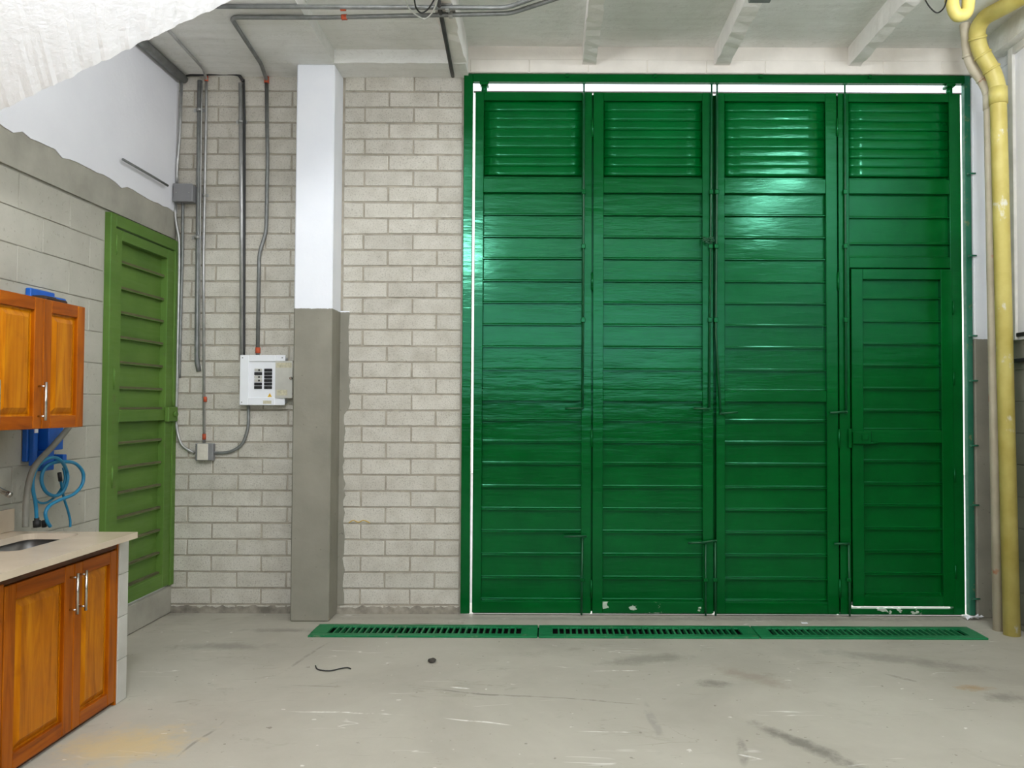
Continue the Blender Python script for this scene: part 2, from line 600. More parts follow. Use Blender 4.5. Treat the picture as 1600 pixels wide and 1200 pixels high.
def fillet(pts, r, k=5):
    """polyline with rounded corners"""
    P = [Vector(p) for p in pts]
    out = [P[0]]
    for i in range(1, len(P) - 1):
        a, b, c_ = P[i - 1], P[i], P[i + 1]
        da, dc = (a - b), (c_ - b)
        q = min(r, da.length * 0.45, dc.length * 0.45)
        s, e = b + da.normalized() * q, b + dc.normalized() * q
        for j in range(k + 1):
            t = j / k
            out.append(s * (1 - t) ** 2 + b * 2 * t * (1 - t) + e * t * t)
    out.append(P[-1])
    return out


def tag(o, label=None, cat=None, group=None, kind=None):
    if label: o['label'] = label
    if cat: o['category'] = cat
    if group: o['group'] = group
    if kind: o['kind'] = kind
    return o


def thing(name, loc, label=None, cat=None, group=None, kind=None):
    o = bpy.data.objects.new(name, None)
    o.empty_display_size = 0.1
    COL.objects.link(o)
    o.location = loc
    return tag(o, label, cat, group, kind)


# ------------------------------------------------------------------ key planes
D = 5.20                 # back wall face
XL = -2.552              # left wall face
XR = 2.97                # right wall face
ZC = 3.645               # soffit of beams
ZS = 3.84                # underside of slab
YB = -4.0                # rear of the room
GX0 = on_y(724, 400, D).x
GX1 = on_y(1517, 640, D).x
GZ = on_y(1100, 120, D).z     # top of gate frame
YR = 4.98                # inner face of ring beam

# ------------------------------------------------------------------ setting
# floor with a drain trench cut into it
TR_Y0, TR_Y1 = on_z(1000, 998, 0).y + 0.03, on_z(1000, 980, 0).y - 0.02
TR_X0, TR_X1 = on_z(490, 986, 0).x + 0.06, on_z(1535, 995, 0).x - 0.06
fb = MB()
xs = [XL - 0.2, TR_X0, TR_X1, XR + 0.2]
ys = [YB - 0.2, TR_Y0, TR_Y1, D + 0.3]
for i in range(3):
    for j in range(3):
        if i == 1 and j == 1:
            continue
        fb.poly([(xs[i], ys[j], 0), (xs[i + 1], ys[j], 0), (xs[i + 1], ys[j + 1], 0), (xs[i], ys[j + 1], 0)])
bmesh.ops.remove_doubles(fb.bm, verts=fb.bm.verts[:], dist=1e-5)
floor = tag(fb.build('floor', FLOOR), kind='structure')
tb = MB()
x0, x1, y0, y1 = TR_X0, TR_X1, TR_Y0, TR_Y1
for q in ([(x0, y0, 0), (x1, y0, 0), (x1, y0, -.18), (x0, y0, -.18)], [(x0, y1, 0), (x1, y1, 0), (x1, y1, -.18), (x0, y1, -.18)],
          [(x0, y0, 0), (x0, y1, 0), (x0, y1, -.18), (x0, y0, -.18)], [(x1, y0, 0), (x1, y1, 0), (x1, y1, -.18), (x1, y0, -.18)],
          [(x0, y0, -.18), (x1, y0, -.18), (x1, y1, -.18), (x0, y1, -.18)]):
    tb.poly(q)
tb.build('drain_trench', INSIDE, floor)

# back wall: mortar body with brick children
wb_ = MB()
wb_.box(XL - 0.2, GX0, D + 0.0055, D + 0.05, 0, ZS)
wb_.box(GX0, GX1, D + 0.007, D + 0.012, GZ - 0.002, ZS)
wb_.box(GX1, XR + 0.2, D + 0.0055, D + 0.05, 0, ZS)
wall_back = tag(wb_.build('wall_back', MORTAR), kind='structure')

_bcache = {}
def brick_mesh(w, h, d, axis, mat, bev, var):
    key = (round(w, 3), round(h, 3), axis, var, mat.name)
    if key in _bcache:
        return _bcache[key]
    rr = random.Random(hash(key) & 0xffff)
    j = lambda s=0.0022: rr.uniform(-s, s)
    b = bmesh.new()
    back = [(-w / 2, d, -h / 2), (w / 2, d, -h / 2), (w / 2, d, h / 2), (-w / 2, d, h / 2)]
    midr = [(x + j(), bev, z + j()) for x, _, z in back]
    frnt = [((abs(x) - bev) * (1 if x > 0 else -1) + j(.001), j(.0008), (abs(z) - bev) * (1 if z > 0 else -1) + j(.001)) for x, _, z in back]
    V = [[b.verts.new(p) for p in L] for L in (back, midr, frnt)]
    for A, B in ((V[0], V[1]), (V[1], V[2])):
        for k in range(4):
            b.faces.new([A[k], A[(k + 1) % 4], B[(k + 1) % 4], B[k]])
    b.faces.new(V[2])
    if axis == 'x':     # face towards +X
        for q in b.verts:
            x, y, z = q.co
            q.co = (-y, x, z)
    elif axis == '-x':
        for q in b.verts:
            x, y, z = q.co
            q.co = (y, x, z)
    bmesh.ops.recalc_face_normals(b, faces=b.faces[:])
    me = bpy.data.meshes.new('brick')
    b.to_mesh(me); b.free()
    me.materials.append(mat)
    _bcache[key] = me
    return me


def put_brick(name, parent, pos, w, h, d, axis, mat, bev):
    o = bpy.data.objects.new(name, brick_mesh(w, h, d, axis, mat, bev, random.randrange(4)))
    COL.objects.link(o)
    o.parent = parent
    o.location = Vector(pos) - parent.location
    return o


PITCHZ = 25.15 / (F / D)
J = 0.013
BL = 77.3 / (F / D)
z_top = on_y(640, 118, D).z - 0.004


def lay(xa, xb, joint_even, joint_odd):
    k = 0
    z = z_top
    while z > 0.012:
        z1 = z - J / 2
        z0 = max(z - PITCHZ + J / 2, 0.004)
        jx = joint_even if k % 2 == 0 else joint_odd
        edges = []
        q = jx
        while q > xa:
            q -= BL
        q += BL
        while q < xb:
            edges.append(q); q += BL
        bounds = [xa] + edges + [xb]
        for a, b in zip(bounds[:-1], bounds[1:]):
            a2 = a + (J / 2 if a > xa else 0.002)
            b2 = b - (J / 2 if b < xb else 0.002)
            if b2 - a2 < 0.018 or z1 - z0 < 0.01:
                continue
            put_brick('brick', wall_back, ((a2 + b2) / 2, D + random.uniform(-.0015, .0012), (z0 + z1) / 2), b2 - a2, z1 - z0, 0.02, 'y', BLOCK, 0.0025)
        z -= PITCHZ
        k += 1


COLX0, COLX1 = on_y(457, 634, 5.0).x, on_y(517, 634, 5.0).x
lay(COLX1 + 0.015, GX0 - 0.012, on_y(570.5, 130, D).x, on_y(608, 156, D).x)
lay(XL, COLX0, on_y(341.5, 130, D).x, on_y(303.7, 156, D).x)

# column
cb = MB()
cb.box(COLX0, COLX1, 5.0, D + 0.02, 0, ZC, 0.008)
tag(cb.build('column', COLUMN), 'square concrete pillar painted white above and grey below', 'pillar', kind='structure')

# left wall
lb = MB()
DY0, DY1 = 4.385, 5.195       # side door extent along the wall
ZL = 2.51                     # lintel soffit
ZP = 2.705                    # bottom of white plaster
lb.box(XL - 0.2, XL - 0.006, YB, DY0, 0, ZL)
lb.box(XL - 0.2, XL + 0.002, YB, D + 0.02, ZL + 0.012, ZP + 0.05)
lb.box(XL - 0.2, XL - 0.006, YB, D + 0.02, ZP + 0.05, ZS)
lb.box(XL - 0.2, XL + 0.012, DY0 - 0.0, D + 0.02, 0, 0.185, 0.01)
lb.box(XL - 0.2, XL - 0.012, YB, D, ZL, ZL + 0.02)
wall_left = tag(lb.build('wall_left', simple('wall_grey_paint', srgb(168, 165, 153), 0.75, 0, 0.12, 5, 0.4, 40, 0.25)), kind='structure')
# plaster skin with a ragged lower edge
pb = MB()
n = 150
pts = []
for i in range(n + 1):
    y = YB + (D - YB) * i / n
    pts.append((XL + 0.007, y, ZP + random.uniform(-0.008, 0.008) + (random.uniform(-.03, 0) if random.random() < .08 else 0)))
poly = pts + [(XL + 0.007, D, ZS), (XL + 0.007, YB, ZS)]
pb.prism(poly, (-0.024, 0, 0))
pb.build('plaster_skin', PLASTER, wall_left, 'white plaster with a ragged lower edge')
# painted blocks of the left wall
bh, bl = 0.176, 0.395
k = 0
z = ZL
while z > 0.02:
    z0 = max(z - bh, 0.0)
    y = DY0 - 0.03 - (0.12 if k % 2 else 0.30)
    prev = DY0 - 0.015
    while prev > 1.9:
        put_brick('block', wall_left, (XL, (prev + y) / 2, (z + z0) / 2), prev - y - 0.004, z - z0 - 0.004, 0.012, 'x', PBLOCK, 0.0025)
        prev = y
        y -= bl
    z -= bh
    k += 1

# right wall
rb = MB()
rb.box(XR + 0.006, XR + 0.2, YB, D + 0.02, 0, ZS)
wall_right = tag(rb.build('wall_right', PILAST), kind='structure')
z = ZS
k = 0
while z > 0.02:
    z0 = max(z - 0.2, 0)
    prev = D
    y = D - (0.2 if k % 2 else 0.4)
    while prev > 1.0:
        put_brick('block', wall_right, (XR, (prev + y) / 2, (z + z0) / 2), prev - y - 0.004, z - z0 - 0.004, 0.012, '-x', PILAST, 0.0025)
        prev = y; y -= 0.4
    z -= 0.2
    k += 1
pl = MB()
PX0 = GX1 + 0.003
pl.box(PX0, XR, 5.15, D + 0.02, 0, ZC, 0.006)
tag(pl.build('pilaster', PILAST), 'narrow pilaster beside the right gate post, white above grey', 'pillar', kind='structure')

# rear wall behind the camera with a clerestory opening
bb = MB()
bb.box(XL - 0.2, XR + 0.2, YB - 0.2, YB, 0, 1.8)
bb.box(XL - 0.2, XR + 0.2, YB - 0.2, YB, 3.6, ZS)
for x in (XL - .1, XR + .1):
    bb.box(x - .08, x + .08, YB - 0.2, YB, 1.9, 3.6)
tag(bb.build('wall_rear', simple('rear_grey_paint', srgb(120, 118, 110), 0.9)), kind='structure')

# ceiling: slab, ring beam, ribs
ce = MB()
ce.box(XL - 0.2, XR + 0.2, YB - 0.2, D + 0.2, ZS, ZS + 0.2)
ceiling = tag(ce.build('ceiling', CEIL), kind='structure')


def beam(name, x0, x1, y0, y1, z0, z1, mat=CEIL, rough=0.004, label=None):
    """beam with slightly uneven lower arrises"""
    b = MB()
    L = 'y' if (y1 - y0) > (x1 - x0) else 'x'
    n = max(2, int(max(y1 - y0, x1 - x0) / 0.06))
    ring = []
    for i in range(n + 1):
        t = i / n
        j = lambda: random.uniform(-rough, rough)
        if L == 'y':
            y = y0 + (y1 - y0) * t
            ring.append([b.bm.verts.new(p) for p in ((x0, y, z1), (x0 + j(), y, z0 + j()), (x1 + j(), y, z0 + j()), (x1, y, z1))])
        else:
            x = x0 + (x1 - x0) * t
            ring.append([b.bm.verts.new(p) for p in ((x, y0, z1), (x, y0 + j(), z0 + j()), (x, y1 + j(), z0 + j()), (x, y1, z1))])
    for A, B in zip(ring[:-1], ring[1:]):
        for k in range(4):
            b.bm.faces.new([A[k], A[(k + 1) % 4], B[(k + 1) % 4], B[k]])
    b.bm.faces.new(ring[0]); b.bm.faces.new(ring[-1])
    return b.build(name, mat, ceiling, label)


ROUGHC = simple('rib_plaster', srgb(240, 236, 232), 0.9, 0, 0.04, 6, 0.8, 20, 0.2)
beam('ring_beam', XL, GX0 + 0.03, YR, D + 0.012, ZC, ZS, CEIL, 0.003)
lin = MB()
lx_ = GX0 + 0.045
while lx_ < XR - 0.02:
    lx2 = min(lx_ + 0.40, XR)
    lin.box(lx_, lx2 - 0.003, 5.145 + random.uniform(0, .003), D + 0.02, GZ + 0.003, ZS - 0.09, 0.004)
    lx_ = lx2
lin.box(GX0 + 0.03, XR, 5.152, D + 0.02, GZ + 0.002, ZS)
o = lin.build('lintel_blocks', simple('lintel_paint', srgb(226, 220, 211), 0.85, 0, 0.06, 5, 0.5, 30, 0.2), ceiling)
o['kind'] = 'stuff'
beam('panel_infill', COLX1, on_y(702, 92, YR).x, YB + 0.02, YR, 3.735, ZS, CEIL, 0.002)
beam('column_beam', XL, COLX1, YB + 0.02, YR, ZC, ZS, CEIL, 0.003)
for (pa, pb_) in ((702, 728), (910, 931), (1116, 1139), (1325, 1344)):
    xa, xb = on_y(pa, 92, YR).x, on_y(pb_, 92, YR).x
    if pa == 702:
        beam('rib', xa, xb, YB + 0.02, YR, ZC, ZS, ROUGHC, 0.006)
    else:
        xa, xb = on_y(pa, 94, 5.15).x, on_y(pb_, 94, 5.15).x
        beam('rib', xa, xb, YB + 0.02, 5.15, 3.71, ZS, ROUGHC, 0.004)
beam('wall_beam', XR - 0.10, XR, YB + 0.02, YR, 3.70, ZS, CEIL, 0.003)

# inclined slab of a stair flight crossing overhead near the left wall
A = on_y(-230, 283, 3.0)
B = on_y(520, -76, 3.0)
slope = Vector((0.38, -1.0, 0.55))
st = MB()
n = 120
top = []
rows = []
nu = 8
for i in range(n + 1):
    t = i / n
    p = A.lerp(B, t)
    jag = Vector((0, 0, random.uniform(-.003, .003) + .004 * math.sin(i * .9) * math.sin(i * .37)))
    row = []
    for kq in range(nu + 1):
        s = (0, .02, .06, .14, .28, .45, .62, .8, 1)[kq]
        q = p + slope * 1.6 * s + (Vector((0, 0, random.uniform(-.0012, .0012))) if kq else jag)
        row.append(q + (jag * (0.9, 0.5)[kq - 1] if kq in (1, 2) else Vector()))
    rows.append(row)
low = [[st.bm.verts.new(q) for q in row] for row in rows]
upv = Vector((0.06, 0.10, 0.22))
upp = [[st.bm.verts.new(row[k_] + upv) for k_ in (0, nu)] for row in rows]
for i in range(n):
    for kq in range(nu):
        st.bm.faces.new([low[i][kq], low[i + 1][kq], low[i + 1][kq + 1], low[i][kq + 1]])
    st.bm.faces.new([low[i][0], upp[i][0], upp[i + 1][0], low[i + 1][0]])
    st.bm.faces.new([low[i][nu], low[i + 1][nu], upp[i + 1][1], upp[i][1]])
    st.bm.faces.new([upp[i][0], upp[i][1], upp[i + 1][1], upp[i + 1][0]])
for i in (0, n):
    st.bm.faces.new([low[i][k_] for k_ in range(nu + 1)] + [upp[i][1], upp[i][0]])
m = M('stair_soffit_white')
v = m.mapping()
c = m.ramp(m.noise(m.mapping((4, 1, 1), (0, 0, 0.3)), 2.2, 6, 0.6), [(0.2, srgb(243, 243, 246)), (0.5, srgb(247, 247, 249))])
m.color(c).rough(0.85).spec(0.2)
m.bump(m.noise(v, 22, 6, 0.7), 0.5, 0.008)
tag(st.build('stair_slab', m.m), 'sloping white concrete underside of a stair crossing the upper left corner', 'stair slab', kind='structure')

# ------------------------------------------------------------------ green side door in the left wall
door = thing('door_1', (XL, (DY0 + DY1) / 2, 0.2), 'olive green slatted metal door in the left wall', 'door', kind='structure')
fx0, fx1 = XL - 0.05, XL + 0.03
DZ0, DZ1 = 0.195, 2.505
b = MB()
b.box(fx0, fx1, DY0, DY0 + 0.055, DZ0, DZ1, 0.003)
b.box(fx0, fx1, DY1 - 0.05, DY1, DZ0, DZ1, 0.003)
b.box(fx0, fx1, DY0 + 0.055, DY1 - 0.05, DZ1 - 0.07, DZ1, 0.003)
b.build('door_frame', OLIVE, door)
ly0, ly1 = DY0 + 0.058, DY1 - 0.053
lf0, lf1 = XL - 0.03, XL + 0.022
py0, py1 = ly0 + 0.075, ly1 - 0.085
b = MB()
b.box(lf0, lf1, ly0, py0, DZ0 + 0.006, DZ1 - 0.078, 0.003)
b.box(lf0, lf1, py1, ly1, DZ0 + 0.006, DZ1 - 0.078, 0.003)
b.box(lf0, lf1, py0, py1, 2.366, DZ1 - 0.078, 0.003)
b.box(lf0, lf1, py0, py1, 1.295, 1.365, 0.003)
b.box(lf0, lf1, py0, py1, DZ0 + 0.006, 0.29, 0.003)
b.build('leaf_frame', OLIVE, door)
for hz in (2.33, 1.55, 0.98):
    b = MB()
    b.tube([(lf1 + 0.008, ly0 - 0.002, hz - 0.05), (lf1 + 0.008, ly0 - 0.002, hz + 0.05)], 0.007, 8)
    b.tube([(lf1 + 0.008, ly0 - 0.002, hz - 0.065), (lf1 + 0.008, ly0 - 0.002, hz + 0.062)], 0.004, 6)
    b.build('hinge', OLIVE, door)


def side_slat(z0, z1):
    b = MB()
    X = XL - 0.022
    pr = [(X - .006, py0, z0), (X + 0.024, py0, z0 - 0.000), (X + 0.024, py0, z0 + 0.009), (X + 0.002, py0, z0 + 0.014), (X, py0, z1), (X - .006, py0, z1)]
    b.prism(pr, (0, py1 - py0, 0))
    o = b.build('slat', OLIVE, door)
    d = MB()
    d.box(X + 0.001, X + 0.0245, py0 + 0.002, py1 - 0.002, z0 + 0.004, z0 + 0.017)
    d.build('dust_line', OLIVE_DUST, o, 'brown dust lying on the ledge')


zz = [2.366, 2.238, 2.084, 1.938, 1.79, 1.64, 1.49, 1.365]
for a, c_ in zip(zz[1:], zz[:-1]):
    side_slat(a, c_)
zz = [1.295, 1.16, 1.012, 0.864, 0.716, 0.568, 0.42, 0.29]
for a, c_ in zip(zz[1:], zz[:-1]):
    side_slat(a, c_)
b = MB()
b.box(lf1, lf1 + 0.03, ly1 - 0.10, ly1 + 0.028, 1.285, 1.385, 0.006)
b.tube([(lf1 + 0.03, ly1 - 0.02, 1.335), (lf1 + 0.045, ly1 - 0.02, 1.335)], 0.02, 12)
b.tube([(lf1 + 0.02, ly1 - 0.02, 1.385), (lf1 + 0.02, ly1 - 0.02, 1.44)], 0.006, 8)
b.build('lock', OLIVE, door)

# ------------------------------------------------------------------ big folding gate
YF = 5.170        # leaf front
YK = 5.218        # leaf back


def gx(px, py=147):
    return on_y(px, py, D).x


def gz(py, px=1000):
    return on_y(px, py, D).z


GB = 0.012
frame = thing('gate_surround', (GX0, D, 0), 'green steel surround of the folding gate, with bolts and anchors', 'gate surround', kind='structure')
b = MB()
b.box(GX0, on_y(738, 300, 5.16).x, 5.16, 5.212, GB, GZ, 0.004)
b.build('left_post', GREEN, frame)
b = MB()
b.box(on_y(1503, 300, 5.212).x, GX1, 5.165, 5.212, GB, GZ, 0.004)
b.build('right_post', GREEN_OLD, frame, 'worn patchy bluish green post')
b = MB()
ztb = gz(132)
b.box(on_y(738, 300, 5.16).x, on_y(1503, 300, 5.212).x, 5.16, 5.205, ztb, GZ, 0.004)
b.build('top_beam', GREEN, frame)
for px, py in ((757, 140), (1482, 138)):
    X = gx(px)
    b = MB()
    b.box(X - 0.03, X + 0.03, 5.155, 5.23, ztb - 0.022, ztb + .002, 0.006)
    b.tube([(X, 5.19, ztb - 0.075), (X, 5.19, ztb - 0.01)], 0.022, 12)
    b.build('pivot', GREEN, frame)
for px in (886, 1022, 1186, 1355):
    b = MB()
    X = gx(px)
    b.box(X - 0.012, X + 0.012, 5.142, 5.16, GZ - 0.028, GZ - 0.006, 0.003)
    b.build('bolt', GREEN, frame)
for py in (272, 400, 525, 595, 696, 789, 935):
    p = on_y(1512, py, 5.15)
    b = MB()
    b.tube([(GX1 - 0.035, 5.135, p.z), (GX1 + 0.012, 5.135, p.z)], 0.006, 8)
    b.box(GX1 - 0.036, GX1 - 0.026, 5.13, 5.155, p.z - 0.006, p.z + 0.006)
    b.build('anchor', GREEN_OLD, frame)

Z_TOP = gz(147)
Z_BOT = 0.018
UP = [304, 337.5, 372, 406, 441, 475, 509.5, 544, 579, 611]
LO = [627, 658, 692, 726, 762, 797, 832, 868, 904, 939]


def slat(name, parent, x0, x1, z0, z1, top=False):
    """sheet slat with a folded ledge along its lower edge"""
    b = MB()
    y = YF + 0.034
    z1 += 0.012
    pr = [(x0, y + .006, z0), (x0, y - 0.024, z0), (x0, y - 0.024, z0 + 0.006), (x0, y - 0.002, z0 + 0.012), (x0, y, z0 + 0.018), (x0, y, z1), (x0, y + .006, z1)]
    b.prism(pr, (x1 - x0, 0, 0))
    return b.build(name, GREEN, parent)


def louver(parent, x0, x1, zc, h, tilt, k=0):
    b = MB()
    q = Matrix.Rotation(tilt, 3, 'X')
    nseg = 6
    ph, am = random.uniform(0, 6), random.uniform(0.0002, 0.0007)
    yc = YF + 0.024
    grid = []
    prof = [(-1, -.5), (-1, -.25), (-1, 0), (-1, .25), (-1, .5), (1, .5), (1, 0), (1, -.5)]
    for i in range(nseg + 1):
        x = x0 + (x1 - x0) * i / nseg
        row = []
        for s_, u in prof:
            bulge = -0.0028 * (1 - (2 * u) ** 2)
            p = q @ Vector((0, s_ * 0.001 + bulge + am * math.sin(ph + i * 1.3), u * h))
            row.append(b.bm.verts.new((x, yc + p.y, zc + p.z)))
        grid.append(row)
    for A_, B_ in zip(grid[:-1], grid[1:]):
        for k_ in range(len(prof)):
            f = b.bm.faces.new([A_[k_], A_[(k_ + 1) % len(prof)], B_[(k_ + 1) % len(prof)], B_[k_]])
            f.smooth = k_ < 4
    b.bm.faces.new(grid[0]); b.bm.faces.new(grid[-1])
    return b.build('louver', LOUV, parent)


def make_leaf(label, xl, xpl, xpr, xr, wicket=False, chip=False, stop_joint_light=True):
    X0, XA, XB, X1 = gx(xl), gx(xpl), gx(xpr), gx(xr)
    g = thing('gate_leaf', ((X0 + X1) / 2, D, 0), label, 'gate leaf', 'leaves of the folding gate')
    tb_ = 0.0025
    b = MB()
    b.box(X0, XA, YF, YK, Z_BOT, Z_TOP, tb_)
    b.build('stile', GREEN, g)
    b = MB()
    b.box(XB, X1, YF, YK, Z_BOT, Z_TOP, tb_)
    b.build('stile', GREEN, g)

    if stop_joint_light:
        b = MB()
        b.box(X1 - 0.012, X1 + 0.022, YK + 0.001, YK + 0.006, Z_BOT, Z_TOP)
        b.build('joint_light_stop', GREEN, g)  # strip added behind the leaf joint to keep outside light out
    b = MB()
    b.box(X0 + .002, X1 - .002, YK - 0.006, YK - 0.001, 0.003, Z_BOT + .002)
    b.build('bottom_light_stop', GREEN, g)  # added under the leaf to block light leaking in at the floor

    def rail(pa, pb2, mat=GREEN, xa=XA, xb=XB, za=None):
        b = MB()
        z1_ = gz(pa) if not isinstance(pa, tuple) else pa[0]
        z0_ = (gz(pb2) if za is None else za)
        b.box(xa, xb, YF + 0.002, YK, z0_, z1_, tb_)
        return b.build('rail', mat, g)

    rail(147, 160)
    rail(281, 303)
    b = MB()
    b.box(XA, XB, YK - 0.005, YK, gz(284), gz(158))
    b.build('louver_light_stop', GREEN, g)  # sheet added behind the louvers so no daylight leaks through
    # louvres
    n_l = 8
    za, zb = gz(274), gz(160)
    for i in range(n_l):
        zc = za + (zb - za) * (i + 0.5) / n_l
        louver(g, XA + 0.001, XB - 0.001, zc, 0.074, -R(3) + random.uniform(-.09, .07), k=i)
    if not wicket:
        rail(611, 627)
        rail(939, 957, GREEN_CHIP if chip else GREEN, za=Z_BOT)
        for L in (UP, LO):
            for a, c2 in zip(L[1:], L[:-1]):
                slat('slat', g, XA, XB, gz(a), gz(c2))
        return g, X0, XA, XB, X1
    # leaf with the wicket door
    for a, c2 in ((340, 303), (381, 340), (402, 381)):
        slat('slat', g, XA, XB, gz(a), gz(c2))
    rail(402, 418)
    wx0, wx1 = gx(1326, 420), gx(1484, 420)
    b = MB()
    b.box(wx1 + 0.004, XB + .001, YF + 0.002, YK, Z_BOT, gz(418), tb_)
    b.build('inner_stile', GREEN, g)
    rail(948, 962, GREEN_CHIP, za=Z_BOT)
    b = MB()
    b.box(wx0 - .02, wx1 + .02, YK + .001, YK + .006, gz(424), gz(414))
    b.box(wx0 - .02, wx0 + .02, YK + .001, YK + .006, gz(940), gz(424))
    b.build('wicket_light_stop', GREEN, g)  # added behind the wicket's top and left gaps to keep them dark
    # wicket: its own stiles, rails and slats below it
    sx0, sx1 = gx(1345, 436), gx(1466, 436)
    wz0, wz1 = gz(944), gz(420)
    w = MB()
    w.box(wx0 + .004, sx0, YF - 0.004, YK - .004, wz0, wz1, tb_)
    w.box(sx1, wx1 - .001, YF - 0.004, YK - .004, wz0, wz1, tb_)
    w.box(sx0, sx1, YF - 0.003, YK - .004, gz(436), wz1, tb_)
    w.box(sx0, sx1, YF - 0.003, YK - .004, gz(690), gz(671), tb_)
    w.box(sx0, sx1, YF - 0.003, YK - .004, wz0, gz(928), tb_)
    wd = w.build('wicket_door', GREEN, g, 'small pedestrian door set in the leaf')
    for L in ([436, 466, 502, 537, 571, 607, 641, 671], [690, 720, 755, 789, 825, 861, 896, 928]):
        for a, c2 in zip(L[1:], L[:-1]):
            slat('slat', wd, sx0, sx1, gz(a), gz(c2))
    # lock
    b = MB()
    lx = gx(1328, 680)
    zc = gz(682)
    b.box(lx, lx + 0.125, YF - 0.028, YF - .003, zc - 0.045, zc + 0.042, 0.006)
    b.box(lx + 0.055, lx + 0.10, YF - 0.036, YF - 0.026, zc - 0.018, zc + 0.02, 0.004)
    b.tube([(lx + 0.10, YF - 0.02, zc - 0.036), (lx + 0.165, YF - 0.02, zc - 0.036)], 0.008, 8)
    b.build('lock', GREEN, wd)
    b = MB()
    b.box(lx - 0.028, lx - 0.004, YF - 0.02, YF - .001, zc - 0.07, zc + 0.06, 0.004)
    b.build('strike_plate', GREEN, g)
    for py in (480, 590, 740, 890):
        z = gz(py)
        b = MB()
        b.tube([(wx1 + 0.001, YF - 0.008, z - .045), (wx1 + 0.001, YF - 0.008, z + .045)], 0.006, 8)
        b.build('hinge', GREEN, wd)
    return g, X0, XA, XB, X1


L1 = make_leaf('outermost left gate leaf beside the block wall, plain slats under louvers', 743.5, 757, 909.5, 925)
L2 = make_leaf('second gate leaf from the block wall, with peeling paint on its bottom rail', 927, 943, 1096, 1112.5, chip=True)
L3 = make_leaf('third gate leaf from the block wall, brightest louvers, no wicket', 1117, 1130.5, 1287, 1304.5)
L4 = make_leaf('gate leaf with the small wicket door, beside the yellow pipe', 1306.5, 1323, 1479, 1496.5, wicket=True, stop_joint_light=False)


def rods(g, top_pts, low_pts, hand_top, hand_low):
    """espagnolette rods: upper rod with handle, lower rod with handle, guides"""
    yy = YF - 0.014
    def P(q): return on_y(q[0], q[1], yy)
    if top_pts:
        b = MB()
        pts = [P(q) for q in top_pts]
        pts[0].z = max(pts[0].z, ztb - 0.004)
        b.tube(pts, 0.0068, 8)
        b.box(pts[0].x - 0.014, pts[0].x + 0.014, yy - 0.008, yy + 0.008, ztb - 0.016, ztb - 0.008)
        o = b.build('bolt_rod', ROD, g)
        if hand_top:
            h = MB()
            a, c2 = P(hand_top[0]), P(hand_top[1])
            a.y -= 0.012; c2.y -= 0.012
            h.tube([a, c2], 0.0072, 8)
            h.tube([c2 if abs(c2.x - pts[-1].x) < abs(a.x - pts[-1].x) else a, pts[-1]], 0.007, 8)
            h.build('handle', ROD, o)
        for py in (300, 385, 500):
            if py < top_pts[-1][1]:
                # guide on the rod line
                t0 = [q for q in top_pts if q[1] <= py][-1]
                t1 = [q for q in top_pts if q[1] >= py][0]
                u = 0 if t1[1] == t0[1] else (py - t0[1]) / (t1[1] - t0[1])
                p = P((t0[0] + (t1[0] - t0[0]) * u, py))
                b = MB()
                b.box(p.x - 0.014, p.x + 0.014, yy - 0.011, YF + .001, p.z - 0.016, p.z + 0.016, 0.003)
                b.build('rod_guide', GREEN, g)
    if low_pts:
        b = MB()
        pts = [P(q) for q in low_pts]
        pts[-1].z = 0.008
        b.tube(pts, 0.0068, 8)
        o = b.build('bolt_rod', ROD, g)
        if hand_low:
            h = MB()
            a, c2 = P(hand_low[0]), P(hand_low[1])
            a.y -= 0.012; c2.y -= 0.012
            h.tube([a, c2], 0.0072, 8)
            near = c2 if abs(c2.x - pts[0].x) < abs(a.x - pts[0].x) else a
            h.tube([near, pts[0]], 0.007, 8)
            h.build('handle', ROD, o)
        p = P((low_pts[0][0], 906))
        b = MB()
        b.box(p.x - 0.016, p.x + 0.016, yy - 0.011, YF + .001, p.z - 0.012, p.z + 0.012, 0.003)
        b.build('rod_guide', GREEN, g)


rods(L1[0], [(912.5, 132), (912, 300), (910.5, 638)], [(910, 838), (908.5, 960)], ((883, 638), (908, 638)), ((881, 838), (916, 837)))
rods(L2[0], [(1112, 132), (1111, 300), (1108, 638)], [(1102.5, 848), (1102.5, 962)], ((1083, 638), (1108, 639)), ((1075, 848), (1104, 847)))
rods(L3[0], [(1120.5, 132), (1120, 300), (1118.5, 520), (1126, 646)], [(1117.5, 846), (1118, 962)], ((1126, 646), (1152, 644)), ((1096, 847), (1118, 844)))
rods(L4[0], [(1320, 132), (1320.5, 300), (1322, 644)], [(1326, 849), (1328, 965)], ((1296, 645), (1322, 643)), ((1303, 849), (1326, 849)))
# hinges between leaf pairs
for g, px in ((L1[0], 926), (L3[0], 1305.5)):
    for py in (200, 440, 685, 920):
        p = on_y(px, py, YF)
        p.x = g.location.x + (L1 if g is L1[0] else L3)[4] - g.location.x + 0.002
        b = MB()
        b.tube([(p.x, YF - 0.006, p.z - 0.055), (p.x, YF - 0.006, p.z + 0.055)], 0.008, 8)
        b.tube([(p.x, YF - 0.006, p.z - 0.063), (p.x, YF - 0.006, p.z + 0.063)], 0.005, 6)
        b.build('hinge', GREEN, g)

# twisted wire tie on the rods of the two middle leaves
tie = on_y(1106, 377, YF - 0.03)
b = MB()
for k in range(5):
    pts = [Vector((tie.x + random.uniform(-.045, .04), YF - 0.03 + random.uniform(-.012, .008), tie.z + random.uniform(-.02, .03))) for _ in range(4)]
    b.tube(smooth(pts, 5), 0.0028, 6)
tag(b.build('wire_tie', ROD), 'twisted green wire tie between the two middle gate leaves', 'wire')

